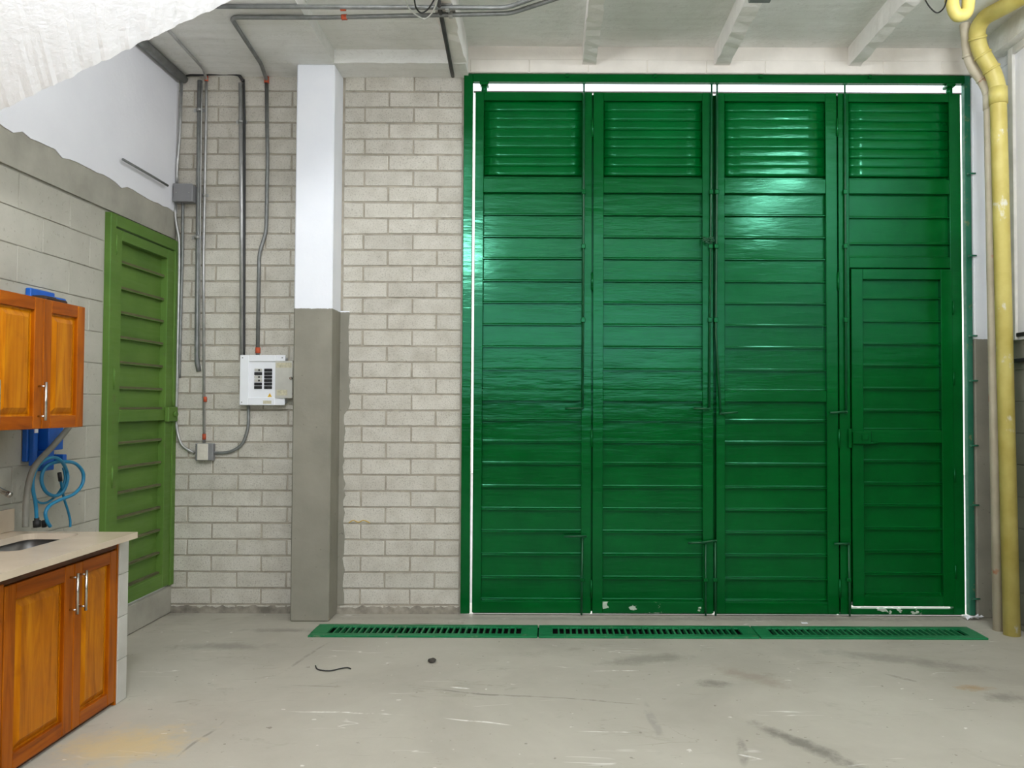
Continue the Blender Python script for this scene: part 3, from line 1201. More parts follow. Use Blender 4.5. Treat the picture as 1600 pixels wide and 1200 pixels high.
# ------------------------------------------------------------------ drain covers
seams = [on_z(490, 986, 0).x, on_z(841, 988, 0).x, on_z(1181, 991, 0).x, on_z(1536, 995, 0).x]
dy0, dy1 = TR_Y0 - 0.03, TR_Y1 + 0.02
dl = ['green drain grating in front of the block wall, leftmost of the row', 'middle green drain grating in the row along the gate',
      'green drain grating in front of the wicket door, ending by the yellow pipe']
for i in range(3):
    xa, xb = seams[i] + 0.004, seams[i + 1] - 0.004
    g = thing('drain_grating', ((xa + xb) / 2, (dy0 + dy1) / 2, 0), dl[i], 'drain grating', 'drain gratings along the gate')
    e = 0.085 if i else 0.10
    ya, yb = dy0 + 0.055, dy1 - 0.05
    b = MB()
    z0, z1 = 0.0, 0.012
    b.box(xa, xb, dy0, ya, z0, z1, 0.002)
    b.box(xa, xb, yb, dy1, z0, z1, 0.002)
    b.box(xa, xa + e, ya, yb, z0, z1)
    b.box(xb - e, xb, ya, yb, z0, z1)
    b.build('frame', DRAIN_GREEN, g)
    n = 31
    pitch = (xb - xa - 2 * e) / n
    bm_ = None
    for k in range(1, n):
        x = xa + e + k * pitch
        if bm_ is None:
            q = MB()
            q.box(x - 0.0055, x + 0.0055, ya - .002, yb + .002, z0 - .012, z1 - 0.001)
            o = q.build('bar', DRAIN_GREEN, g)
            bm_, first = o.data, x
        else:
            o = bpy.data.objects.new('bar', bm_)
            COL.objects.link(o)
            o.parent = g
            o.location = (x - first, 0, 0)

# ------------------------------------------------------------------ kitchen units on the left
CXF = on_z(181, 1101, 0).x          # front plane of base unit
CY1 = on_z(181, 1101, 0).y          # its right end
CY0 = 2.2
ZT0, ZT1 = 0.772, 0.80              # worktop
cab = thing('base_cabinet', ((XL + CXF) / 2, (CY0 + CY1) / 2, 0), 'varnished wooden base cabinet under the stone worktop', 'cabinet')


def panel_door(parent, y0, y1, z0, z1, X, hy, hz0, hz1, fw=0.062, gap=0.0015):
    """raised-panel door facing +X with bar handle"""
    y0 += gap; y1 -= gap
    b = MB()
    b.box(X, X + 0.02, y0, y0 + fw, z0, z1, 0.003)
    b.box(X, X + 0.02, y1 - fw, y1, z0, z1, 0.003)
    dr = b.build('door', WOOD, parent)
    b = MB()
    b.box(X, X + 0.0195, y0 + fw, y1 - fw, z0, z0 + fw, 0.002)
    b.build('door_rail', WOOD_R, dr)
    b = MB()
    b.box(X, X + 0.0195, y0 + fw, y1 - fw, z1 - fw, z1, 0.002)
    b.build('door_rail', WOOD_R, dr)
    b = MB()
    ya, yb, za, zb = y0 + fw, y1 - fw, z0 + fw, z1 - fw
    i1, i2 = 0.008, 0.036
    L = []
    for ins, xx in ((-0.001, X + 0.004), (i1, X + 0.003), (i2, X + 0.017)):
        L.append([b.bm.verts.new(p) for p in ((xx, ya + ins, za + ins), (xx, yb - ins, za + ins), (xx, yb - ins, zb - ins), (xx, ya + ins, zb - ins))])
    for A_, B_ in zip(L[:-1], L[1:]):
        for k_ in range(4):
            b.bm.faces.new([A_[k_], A_[(k_ + 1) % 4], B_[(k_ + 1) % 4], B_[k_]])
    b.bm.faces.new(L[-1])
    b.build('raised_panel', WOOD_P, dr)
    b = MB()
    xx = X + 0.052
    b.tube([(xx, hy, hz0), (xx, hy, hz1)], 0.0062, 12)
    for z in (hz0 + 0.018, hz1 - 0.018):
        b.tube([(X + 0.018, hy, z), (xx, hy, z)], 0.0045, 8)
    b.build('handle', CHROME, dr)
    return dr


b = MB()
b.box(XL + 0.004, CXF - 0.022, CY0, CY1, 0.0, ZT0 - 0.18, 0)
b.box(XL + 0.004, XL + 0.03, CY0, CY1, ZT0 - 0.18, ZT0, 0)
b.box(CXF - 0.06, CXF - 0.022, CY0, CY1, ZT0 - 0.18, ZT0, 0)
b.box(XL + 0.03, CXF - 0.06, CY1 - 0.010, CY1, ZT0 - 0.18, ZT0, 0)
b.box(XL + 0.03, CXF - 0.06, CY0, CY0 + 0.018, ZT0 - 0.18, ZT0, 0)
b.build('body', WOOD_D, cab)
ys_ = [on_x(8, 900, CXF).y, on_x(117, 880, CXF).y, CY1 - 0.012]
b = MB()
b.box(CXF - 0.022, CXF - 0.004, CY0, CY1, ZT0 - 0.045, ZT0 - 0.001)
b.build('top_rail', WOOD_D, cab)
b = MB()
b.box(CXF - 0.022, CXF, ys_[0] - 0.05, ys_[0] - 0.004, 0.015, ZT0 - 0.04, 0.002)
b.box(CXF - 0.022, CXF, CY1 - 0.010, CY1, 0.0, ZT0 - 0.002, 0.001)
b.build('stile', WOOD, cab)
dz1 = ZT0 - 0.052
h1 = on_x(126, 900, CXF + .05)
hz1, hz0 = on_x(124, 897, CXF + .05).z, on_x(122, 962, CXF + .05).z
panel_door(cab, ys_[0], ys_[1], 0.02, dz1, CXF - 0.02, ys_[1] - 0.03, hz0, hz1)
panel_door(cab, ys_[1], ys_[2], 0.02, dz1, CXF - 0.02, ys_[1] + 0.03, hz0, hz1, 0.055)
panel_door(cab, ys_[0] - 0.46, ys_[0] - 0.05, 0.02, dz1, CXF - 0.02, ys_[0] - 0.43, hz0, hz1)

# tiled stub wall closing the run
stub = thing('tiled_stub_wall', ((XL + CXF) / 2, CY1 + 0.04, 0), 'slim pale tiled end wall beside the base cabinet', 'stub wall', kind='structure')
b = MB()
b.box(XL + .004, CXF - 0.004, CY1 + 0.003, CY1 + 0.078, 0, ZT0)
b.build('core', MORTAR, stub)
zt = 0.0
for k, hgt in enumerate((0.20, 0.20, 0.20, 0.168)):
    b = MB()
    b.box(CXF - 0.004, CXF + 0.004, CY1 + 0.002, CY1 + 0.08, zt + 0.002, zt + hgt - 0.001, 0.0015)
    b.build('tile', TILE, stub)
    zt += hgt

# worktop with an undermount sink opening
wt = thing('worktop', ((XL - 1.96) / 2, 3.0, ZT0), 'pale stone worktop with a sink opening over the wooden cabinet', 'worktop')
wX0, wX1 = XL + 0.002, on_z(212, 832, ZT1).x
wY0, wY1 = CY0, on_z(212, 831, ZT1).y
hx0, hx1, hy0, hy1, hr = -2.42, -2.165, 3.14, 3.58, 0.045


def rrect(x0, x1, y0, y1, r, k=6):
    pts = []
    for cx, cy, a0 in ((x1 - r, y1 - r, 0), (x0 + r, y1 - r, 90), (x0 + r, y0 + r, 180), (x1 - r, y0 + r, 270)):
        for j in range(k + 1):
            a = R(a0 + 90 * j / k)
            pts.append((cx + r * math.cos(a), cy + r * math.sin(a)))
    return pts


hole = rrect(hx0, hx1, hy0, hy1, hr)
b = MB()
def ring_pts(z, hole_):
    return [(x, y, z) for x, y in hole_]
outer = []
cxh, cyh = (hx0 + hx1) / 2, (hy0 + hy1) / 2
for x, y in hole:     # project the hole outline onto the outer rectangle
    dx, dy = x - cxh, y - cyh
    ts = []
    if dx > 1e-9: ts.append((wX1 - cxh) / dx)
    if dx < -1e-9: ts.append((wX0 - cxh) / dx)
    if dy > 1e-9: ts.append((wY1 - cyh) / dy)
    if dy < -1e-9: ts.append((wY0 - cyh) / dy)
    t = min(ts)
    outer.append([cxh + dx * t, cyh + dy * t])
# snap the points nearest each corner onto the corner
for cxx, cyy in ((wX0, wY0), (wX0, wY1), (wX1, wY0), (wX1, wY1)):
    q = min(outer, key=lambda p: (p[0] - cxx) ** 2 + (p[1] - cyy) ** 2)
    q[0], q[1] = cxx, cyy
n = len(hole)
VT = {}
for nm, zq in (('t', ZT1), ('b', ZT0)):
    VT['h' + nm] = [b.bm.verts.new((x, y, zq)) for x, y in hole]
    VT['o' + nm] = [b.bm.verts.new((x, y, zq)) for x, y in outer]
for i in range(n):
    j = (i + 1) % n
    b.bm.faces.new([VT['ht'][i], VT['ht'][j], VT['ot'][j], VT['ot'][i]])
    b.bm.faces.new([VT['hb'][i], VT['hb'][j], VT['ob'][j], VT['ob'][i]])
    b.bm.faces.new([VT['ht'][i], VT['ht'][j], VT['hb'][j], VT['hb'][i]])
    b.bm.faces.new([VT['ot'][i], VT['ot'][j], VT['ob'][j], VT['ob'][i]])
b.build('slab', COUNTER, wt)
b = MB()
b.box(XL + 0.002, XL + 0.022, CY0, wY1 + 0.02, ZT1, ZT1 + 0.105, 0.002)
b.build('upstand', COUNTER, wt)
# sink
sk = thing('sink', (cxh, cyh, ZT0), 'brushed steel undermount sink basin set into the stone worktop', 'sink')
b = MB()
L = []
for ins, zq in ((-0.02, ZT0 - 0.001), (-0.006, ZT0 - 0.001), (-0.004, ZT0 - 0.10), (0.03, ZT0 - 0.15), (0.09, ZT0 - 0.155)):
    L.append([b.bm.verts.new((x, y, zq)) for x, y in rrect(hx0 + ins, hx1 - ins, hy0 + ins, hy1 - ins, max(hr - ins, 0.02))])
for A_, B_ in zip(L[:-1], L[1:]):
    for k_ in range(n):
        f = b.bm.faces.new([A_[k_], A_[(k_ + 1) % n], B_[(k_ + 1) % n], B_[k_]])
        f.smooth = True
b.bm.faces.new(L[-1])
b.build('basin', SINKST, sk)
b = MB()
b.tube([(cxh, cyh, ZT0 - 0.154), (cxh, cyh, ZT0 - 0.148)], 0.03, 16)
b.build('drain_plug', CHROME, sk)
# faucet
fa = thing('faucet', (-2.475, 3.30, ZT1), 'chrome kitchen faucet spout reaching over the sink', 'faucet')
b = MB()
b.tube([(-2.475, 3.30, ZT1), (-2.475, 3.30, ZT1 + 0.02)], 0.025, 14)
b.tube([(-2.475, 3.30, ZT1 + 0.02), (-2.475, 3.30, ZT1 + 0.17)], 0.016, 12)
b.build('body', CHROME, fa)
tip = on_x(11, 771, -2.40)
b = MB()
b.tube(fillet([(-2.475, 3.30, ZT1 + 0.14), (-2.475, 3.30, ZT1 + 0.27), (tip.x - .02, tip.y - 0.10, tip.z + 0.055), tuple(tip)], 0.05), 0.011, 12)
b.build('spout', CHROME, fa)
b = MB()
b.tube([tuple(tip), tuple(tip + (tip - Vector((tip.x - .02, tip.y - .1, tip.z + .055))).normalized() * 0.018)], 0.0135, 12)
b.build('aerator', CHROME, fa)

# wall cabinet
UX = -2.184
uz0, uz1 = on_x(131, 667, UX).z, on_x(132, 480, UX).z
uY1 = on_x(132, 570, UX).y
ud = on_x(67, 570, UX).y
uY0 = ud - 0.32
uc = thing('wall_cabinet', ((XL + UX) / 2, (uY0 + uY1) / 2, uz0), 'varnished wooden wall cabinet hung above the sink', 'cabinet')
b = MB()
b.box(XL + 0.004, UX - 0.021, uY0 - 0.4, uY1, uz0, uz1, 0.002)
b.build('body', WOOD, uc)
uh0, uh1 = on_x(78, 657, UX + .05).z, on_x(78, 597, UX + .05).z
panel_door(uc, ud, uY1, uz0, uz1, UX - 0.02, on_x(78, 627, UX + .05).y, uh0, uh1, 0.055)
panel_door(uc, uY0, ud, uz0, uz1, UX - 0.02, on_x(5, 627, UX + .05).y, uh0, uh1, 0.055)
panel_door(uc, uY0 - 0.32, uY0, uz0, uz1, UX - 0.02, uY0 - 0.29, uh0, uh1, 0.055)
# dark flat bar on top of the cabinet
b = MB()
p0, p1 = on_x(98, 470, -2.32), on_x(125, 472, -2.32)
b.box(-2.36, -2.26, uY1 - 0.17, uY1 - 0.01, uz1 + 0.001, uz1 + 0.028, 0.006)
b.box(-2.34, -2.28, uY1 - 0.15, uY1 - 0.06, uz1 + 0.026, uz1 + 0.036, 0.004)
tag(b.build('metal_bracket', simple('rusty_dark', srgb(58, 44, 36), 0.8, 0.2, 0.3)), 'dark rusty flat bracket lying on top of the wall cabinet', 'bracket')

# ------------------------------------------------------------------ blue wall bracket, hoses
XB_ = XL + 0.005
yb0, yb1 = 3.715, 3.90
blue = thing('hose_bracket', (XL, 3.85, 1.06), 'bright blue metal wall bracket behind the wall cabinet, holding a hose', 'bracket')
zt_ = on_x(60, 450, XL + .06).z
b = MB()
b.box(XL + .003, XL + 0.03, yb0, yb1, 1.12, zt_, 0.004)
b.build('back_plate', BLUE, blue)
b = MB()
b.box(XL + 0.03, XL + 0.055, yb0 + 0.01, yb0 + 0.04, 1.10, 1.9, 0.003)
b.build('channel', BLUE, blue)
b = MB()
b.box(XL + 0.03, XL + 0.085, yb0 + 0.075, yb1 + 0.005, on_x(84, 704, XL + .1).z, zt_ - 0.03, 0.004)
b.build('housing', BLUE, blue)
b = MB()
zz1 = on_x(84, 704, XL + .1).z
zz0 = on_x(80, 736, XL + .1).z
b.box(XL + 0.03, XL + 0.07, yb0 + 0.06, yb1 - 0.04, zz0, zz1, 0.004)
b.build('lower_tongue', BLUE, blue)
b = MB()
b.box(XL + 0.03, XL + 0.045, yb1 - 0.06, yb1 + 0.02, zz0 + 0.03, zz0 + 0.075, 0.003)
b.box(XL + 0.045, XL + 0.095, yb1 - 0.01, yb1 + 0.02, zz0 + 0.03, zz0 + 0.075, 0.003)
b.build('hook', BLUE, blue)
b = MB()
p = on_x(54, 673, XL + .11)
b.box(XL + 0.055, XL + 0.0565, yb0 + 0.012, yb0 + 0.038, p.z - 0.014, p.z + 0.014)
b.build('sticker', PAPER, blue, 'small white sticker')


def cz(pts, X, sx=4.613, ox=0, oy=640):
    """crop pixels to points on the plane X (or per-point X)"""
    out = []
    for q in pts:
        xx = X if len(q) == 2 else q[2]
        out.append(on_x(ox + q[0] / sx, oy + q[1] / sx, xx))
    return out


X1_, X2_, X3_ = XL + 0.10, XL + 0.125, XL + 0.155
hose_pts = cz([(264, 790, X2_), (258, 690, X2_), (240, 590, X2_), (236, 510, X2_), (262, 425, X2_), (320, 365, X3_), (390, 345, X3_), (445, 375, X3_),
               (480, 440, X2_), (486, 510, X2_), (455, 590, X1_ + .01), (395, 622, X1_), (335, 595, X1_), (302, 530, X1_), (305, 460, X1_), (340, 405, X1_ + .01),
               (400, 380, X2_), (470, 375, X3_), (545, 390, X3_), (598, 455, X3_), (592, 540, X3_), (530, 610, X3_), (430, 652, X3_), (360, 690, X3_), (328, 745, X3_), (340, 805, X3_), (362, 842, X3_)], X2_)
hose = thing('blue_hose', hose_pts[0], 'coiled blue hose hanging in loops from the bright blue bracket', 'hose')
b = MB()
b.tube(smooth(hose_pts, 7), 0.0085, 10)
b.build('tube', HOSE, hose)
b = MB()
tail = cz([(430, 465), (442, 540), (462, 640), (490, 730), (506, 800), (506, 846)], XL + 0.085)
b.tube(smooth(tail, 6), 0.006, 8)
b.build('tail', HOSE, hose)
b = MB()
lo = cz([(240, 600), (262, 655), (310, 675), (365, 655), (430, 590), (468, 500), (455, 420)], XL + 0.075)
b.tube(smooth(lo, 6), 0.006, 8)
b.build('inner_loop', HOSE, hose)
b = MB()
q0, q1 = cz([(264, 780), (268, 845)], X2_)
b.tube([q0, q0.lerp(q1, .3), q0.lerp(q1, .32), q1], [0.011, 0.011, 0.017, 0.017], 12)
b.build('coupling', BLACK, hose)
b = MB()
q0, q1 = cz([(316, 800), (320, 846)], X2_)
b.tube([q0, q1], 0.011, 12)
b.build('plug', BLACK, hose)
b = MB()
q0, q1 = cz([(428, 455), (436, 515)], XL + 0.10)
b.tube([q0, q1], 0.0095, 10)
b.build('nozzle', BLACK, hose)
gp = cz([(500, 120), (470, 160), (380, 265), (280, 370), (235, 440), (205, 540), (190, 660), (185, 790), (184, 845)], XL + 0.145)
b = MB()
b.tube(smooth(gp, 6), 0.014, 10)
tag(b.build('grey_hose', HOSEGREY), 'grey drain hose curving down from the wall cabinet past the blue bracket', 'hose')

# ------------------------------------------------------------------ electrics on the back wall
YW = D - 0.012


def wallpts(pts, off=0.012):
    return [on_y(q[0], q[1], D - (q[2] if len(q) > 2 else off)) for q in pts]


def clamp(parent, px, py, r=0.012):
    p = on_y(px, py, D - 0.012)
    b = MB()
    b.box(p.x - r * 2.6, p.x + r * 2.6, D - 0.004, D - 0.0005, p.z - 0.011, p.z + 0.011)
    b.tube([(p.x, D - 0.012, p.z - 0.010), (p.x, D - 0.012, p.z + 0.010)], r * 1.35, 12)
    b.build('clamp', STEEL, parent)


def collar(parent, p, q, r, mat=ORANGE, label='orange coupling'):
    b = MB()
    b.tube([p, q], r, 12)
    return b.build('coupling', mat, parent, label)


def conduit(label, pts, r, mat, clamps=(), collars=(), name='conduit', rad=0.05, cat='conduit'):
    g = thing(name, pts[0], label, cat, 'steel conduits on walls and ceiling')
    b = MB()
    b.tube(fillet(pts, rad), r, 12)
    b.build('pipe', mat, g)
    for c_ in clamps:
        clamp(g, c_[0], c_[1], r)
    for (p, q) in collars:
        collar(g, p, q, r * 1.3)
    return g


# ceiling runs
zc_ = ZC - 0.016


def ceilpts(pts, z=zc_):
    return [on_z(q[0], q[1], z) for q in pts]


def Y(p):
    return tuple(p)


# conduit A: along the ceiling, then down to the breaker panel (c5)
ca = ceilpts([(1060, -110), (905, -14), (797, 21), (500, 27.5), (366, 34), (408, 100)])
ca[4].y = ca[3].y
cw = wallpts([(416.5, 124), (418, 250), (416, 362), (405, 396), (402.5, 556)])
pa = ca + [Vector((cw[0].x, D - 0.014, zc_ - 0.01))] + cw
g = conduit('steel conduit with orange couplings from the ceiling into the breaker panel top right', pa, 0.0125, STEEL_D,
            clamps=(), collars=((on_y(416.5, 120, D - .012), on_y(416.6, 130, D - .012)), (on_y(403, 543, D - .012), on_y(402.7, 552, D - .012)),
                               (on_z(534, 27, zc_), on_z(542, 26.8, zc_))))
# conduit B: along the ceiling behind A
cb_ = ceilpts([(1020, -108), (870, -16), (792, 12), (536, 12.5), (300, 14.5)])
for q in cb_[3:]:
    q.y = cb_[2].y
conduit('upper steel conduit crossing the ceiling behind the one that bends to the panel', cb_, 0.0125, STEEL_D,
        collars=((on_z(532, 12.6, zc_), on_z(540, 12.6, zc_)),))
# ceiling clamps on the rib
for px, py in ((699, 13), (704, 23)):
    p = on_z(px, py, zc_)
    b = MB()
    b.box(p.x - .03, p.x + .03, p.y - 0.022, p.y + 0.022, zc_ + 0.012, ZC + .002, 0.002)
    b.box(p.x - .012, p.x + .012, p.y - 0.018, p.y + 0.018, zc_ - 0.016, zc_ + 0.014, 0.004)
    tag(b.build('pipe_clamp', STEEL), 'steel clamp fixing the %s ceiling conduit to the rib' % ('upper' if py < 20 else 'lower'), 'clamp', 'clamps on the ceiling rib')
# c3: ceiling to socket box
c3a = ceilpts([(262, 46), (318, 108)])
c3w = wallpts([(322.5, 124), (322.5, 160), (318, 400), (319, 692)])
conduit('thin steel conduit with red couplings running from ceiling down to the socket box', c3a + [Vector((c3w[0].x, D - .014, zc_ - .01))] + c3w, 0.009, STEEL,
        collars=((on_y(320.5, 620, D - .012), on_y(320.5, 628, D - .012)), (on_y(319, 678, D - .012), on_y(319, 687, D - .012)), (on_y(322.5, 118, D - .012), on_y(322.5, 127, D - .012))),
        clamps=((319.5, 305),))
# c2: thick pipe ending above
c2w = wallpts([(312.5, 126), (311, 250), (308, 540), (308, 566), (311, 580, 0.0)])
conduit('thick grey conduit ending open at mid height beside the socket conduit', c2w, 0.0165, STEEL_D, clamps=((311.5, 172), (309, 371)), rad=0.02)
b = MB()
b.tube(wallpts([(316, 130), (315, 172), (312.5, 371), (311.5, 560)], 0.03), 0.0045, 8)
tag(b.build('grey_cable', STEEL), 'thin bright cable strapped along the thick grey conduit', 'cable')
# c4: to panel left top
c4w = wallpts([(376, 130), (377.5, 300), (378, 556)])
conduit('straight bright conduit entering the breaker panel top left', c4w, 0.0145, STEEL, clamps=((376.5, 190),))
b = MB()
b.tube(smooth(wallpts([(381, 124, .014), (382.2, 200, .014), (382, 400, .014), (381.5, 556, .014)]), 6), 0.007, 8)
tag(b.build('black_cable', WIRE_K), 'black cable running down beside the straight bright conduit', 'cable')
b = MB()
b.tube(smooth([tuple(on_z(225, 68, ZC - .02)), tuple(on_y(276, 113, D - 0.03)), tuple(on_y(300, 116.5, D - 0.025)), tuple(on_y(330, 115.5, D - 0.03)), tuple(on_y(355, 115, D - 0.03)),
               tuple(on_y(372, 117, D - 0.03)), tuple(on_y(380, 127, D - 0.02))], 8), 0.011, 10)
tag(b.build('black_cable', WIRE_K), 'black cable sagging along the top of the block wall', 'cable')
# corner trunking at the ceiling
b = MB()
p0, p1 = on_z(222, 64, ZC - 0.03), on_z(281, 116, ZC - 0.03)
b.tube([(XL + 0.05, p0.y - .3, ZC - 0.03), (XL + 0.05, D - 0.02, ZC - 0.03)], 0.028, 10)
tag(b.build('corner_pipe', STEEL_D), 'dark pipe along the left wall and ceiling corner, partly behind the stair slab', 'pipe')
# junction box in the corner with its conduits
jb0, jb1 = on_y(269, 313, D - 0.10), on_y(298, 286, D - 0.10)
jx0 = XL + 0.02
jb = thing('junction_box', ((jb0.x + jb1.x) / 2, D, jb0.z), 'square grey metal junction box high in the wall corner', 'junction box')
b = MB()
b.box(jx0, jx0 + 0.125, D - 0.075, D - 0.001, jb0.z, jb1.z, 0.004)
b.build('box', BOXGREY, jb)
b = MB()
b.box(jx0 - 0.003, jx0 + 0.128, D - 0.081, D - 0.075, jb0.z - 0.003, jb1.z + 0.003, 0.003)
b.build('cover', BOXGREY, jb)
for sx in (0.02, 0.105):
    b = MB()
    b.tube([(jx0 + sx, D - .081, (jb0.z + jb1.z) / 2), (jx0 + sx, D - .0835, (jb0.z + jb1.z) / 2)], 0.004, 8)
    b.build('screw', STEEL, jb)
conduit('bright steel conduit from the corner ceiling down into the grey junction box', wallpts([(284, 124, .03), (281, 210, .03), (276.5, 262, .03), (276, 287, .03)]), 0.010, STEEL)
b = MB()
q = jb1.z
b.tube(fillet([on_x(192, 249, XL + .035), on_x(232, 272, XL + .035), on_x(262, 290, XL + .035)], .02), 0.008, 8)
tag(b.build('stub_conduit', STEEL_D), 'short dark conduit slanting along the white plaster to the junction box', 'conduit')
low1 = wallpts([(273.5, 313, .03), (274, 345, .03), (280, 372, .02), (280, 420, .016), (276.5, 600, .016), (275, 668, .016), (283, 697, .016), (304, 708, .016)])
conduit('thin conduit leaving the junction box past the green door to the socket box', low1, 0.0095, STEEL, rad=0.06)
low2 = wallpts([(286, 313, .03), (285.5, 340, .02), (285, 400, .016), (280.5, 572, .016), (280.5, 590, .002)])
conduit('second conduit under the junction box, ending with a cut tip', low2, 0.0095, STEEL_D)

# black conduit on the ceiling rib
b = MB()
k0 = on_z(684, -4, ZC - 0.012)
k1 = on_z(706, 112, ZC - 0.012)
b.tube(fillet([k0, k1, on_y(707.5, 119, D - 0.012)], 0.03), 0.0125, 10)
tag(b.build('dark_conduit', simple('conduit_dark', srgb(76, 76, 74), 0.5, 0.5, 0.2)), 'dark conduit running along the ceiling rib to the block wall', 'conduit')
# loops of wire hanging from the ceiling
p = ceilpts([(633, -4), (640, 14), (660, 29), (672, 24), (681, 8), (684, -6)], ZC - 0.04)
b = MB(); b.tube(smooth(p, 6), 0.0045, 8)
tag(b.build('white_wire', WIRE_W), 'pale wire hanging in an open loop below the ceiling conduits', 'wire')
p = ceilpts([(647, -4), (650, 12), (658, 20), (668, 15), (677, 2), (680, -6)], ZC - 0.03)
b = MB(); b.tube(smooth(p, 6), 0.0045, 8)
tag(b.build('dark_wire', WIRE_K), 'dark wire loop hanging inside the pale wire loop', 'wire')
p = ceilpts([(1444, -4), (1452, 10), (1464, 20), (1475, 12), (1480, -4)], ZC - 0.05)
b = MB(); b.tube(smooth(p, 6), 0.004, 8)
tag(b.build('dark_wire', WIRE_K), 'dark wire sagging beside the yellow pipe trap', 'wire')
p = on_z(1188, -2, ZC - 0.02)
b = MB(); b.box(p.x - .06, p.x + .06, p.y - .08, p.y + 0.03, ZC - 0.03, ZC, 0.004)
tag(b.build('ceiling_box', BOXGREY), 'flat grey metal box under the third ceiling rib', 'junction box')

# socket box
s0, s1 = on_y(304, 720, D - .05), on_y(332, 693, D - .05)
sb = thing('socket_box', ((s0.x + s1.x) / 2, D, s0.z), 'surface mounted grey socket box with an ivory plate on the block wall', 'socket')
b = MB(); b.box(s0.x, s1.x, D - .045, D - .001, s0.z, s1.z, 0.005); b.build('box', BOXGREY, sb)
b = MB(); pl0, pl1 = on_y(307.5, 719, D - .052).x, on_y(324.5, 719, D - .052).x
b.box(pl0, pl1, D - .052, D - .045, s0.z + .004, s1.z - .002, 0.003); b.build('plate', PLATE, sb)
for zf in (0.3, 0.68):
    b = MB(); zc2 = s0.z + (s1.z - s0.z) * zf
    b.box((pl0 + pl1) / 2 - .017, (pl0 + pl1) / 2 + .017, D - .0545, D - .0515, zc2 - .014, zc2 + .014, 0.003)
    b.build('outlet', PLATE, sb)
# curved conduit from panel to socket box
conduit('conduit curving from the breaker panel bottom to the socket box', wallpts([(388, 630), (388.5, 668), (379, 696), (358, 707.5), (331, 708)], 0.016), 0.0105, STEEL_D, rad=0.09)

# breaker panel
P0, P1 = on_y(374, 633, D - .08), on_y(446, 555, D - .08)
bp = thing('breaker_panel', ((P0.x + P1.x) / 2, D, P0.z), 'open white breaker panel on the block wall next to the pillar', 'breaker panel')
b = MB(); b.box(P0.x + .012, P1.x - .012, D - .072, D - .001, P0.z + .012, P1.z - .012, 0.004); b.build('box', PANELW, bp)
# front trim with an opening
ox0, ox1 = on_y(388.5, 600, D - .08).x, on_y(430, 600, D - .08).x
oz0, oz1 = on_y(400, 621, D - .08).z, on_y(400, 565, D - .08).z
b = MB()
yf0, yf1 = D - .082, D - .072
b.box(P0.x, ox0, yf0, yf1, P0.z, P1.z, 0.003)
b.box(ox1, P1.x, yf0, yf1, P0.z, P1.z, 0.003)
b.box(ox0, ox1, yf0, yf1, P0.z, oz0, 0.003)
b.box(ox0, ox1, yf0, yf1, oz1, P1.z, 0.003)
b.build('trim', PANELW, bp)
b = MB(); b.box(ox0, ox1, D - .0735, D - .068, oz0, oz1); b.build('dead_front', PANELW, bp)
for rI in range(6):
    for cI in range(2):
        xa, xb = ((397.3, 409.3), (412.7, 425))[cI]
        xa, xb = on_y(xa, 590, D - .078).x, on_y(xb, 590, D - .078).x
        zt2 = on_y(400, 576 + rI * 5.42, D - .078).z
        zb2 = zt2 - 0.0195
        b = MB()
        off = cI == 0 and rI in (0, 2, 3)
        if off:
            b.box(xa, xb, D - .077, D - .0735, zb2, zt2, 0.001)
            o = b.build('blank_cover', PANELGREY, bp, 'grey blanking cover')
            b = MB(); xm = (xa + xb) / 2 + .006
            b.tube([(xm, D - .0765, (zb2 + zt2) / 2), (xm, D - .0785, (zb2 + zt2) / 2)], 0.0065, 10)
            b.build('knockout', BLACK, o)
        else:
            b.box(xa, xb, D - .080, D - .0735, zb2, zt2, 0.0015)
            o = b.build('breaker', BLACK, bp)
            b = MB(); xm = xa + (xb - xa) * (.7 if cI == 0 else .3)
            b.box(xm - .009, xm + .009, D - .087, D - .080, zb2 + .005, zt2 - .005, 0.0015)
            b.build('toggle', BLACK, o)
# open door hinged on the right of the opening
dx1 = on_y(458.5, 600, D - .10).x
b = MB()
hz_ = [on_y(431, 564, D - .085).z, on_y(431, 622, D - .085).z]
b.prism([(ox1 + .002, D - .086, hz_[1]), (dx1 - .006, D - .105, hz_[1]), (dx1 - .006, D - .101, hz_[1]), (ox1 + .002, D - .0822, hz_[1])], (0, 0, hz_[0] - hz_[1]))
pd = b.build('panel_door', PANELGREY, bp, 'grey inner face of the open panel door')
kp = on_y(454.5, 591, D - .106)
b = MB(); b.tube([(kp.x, D - .103, kp.z), (kp.x, D - .118, kp.z)], [0.011, 0.008], 12); b.build('latch', CHROME, pd)


def face_label(par, xa, xb, za, zb, mat, name):
    b = MB()
    t = lambda x: D - .0862 - (x - ox1) / (dx1 - ox1) * .0195
    b.prism([(xa, t(xa) - .0006, za), (xb, t(xb) - .0006, za), (xb, t(xb) + .0004, za), (xa, t(xa) + .0004, za)], (0, 0, zb - za))
    return b.build(name, mat, par)


face_label(pd, ox1 + .008, dx1 - .012, hz_[0] - .045, hz_[0] - .012, LABEL, 'paper_label')
face_label(pd, ox1 + .014, dx1 - .04, hz_[1] + .018, hz_[1] + .055, LABEL, 'paper_label')
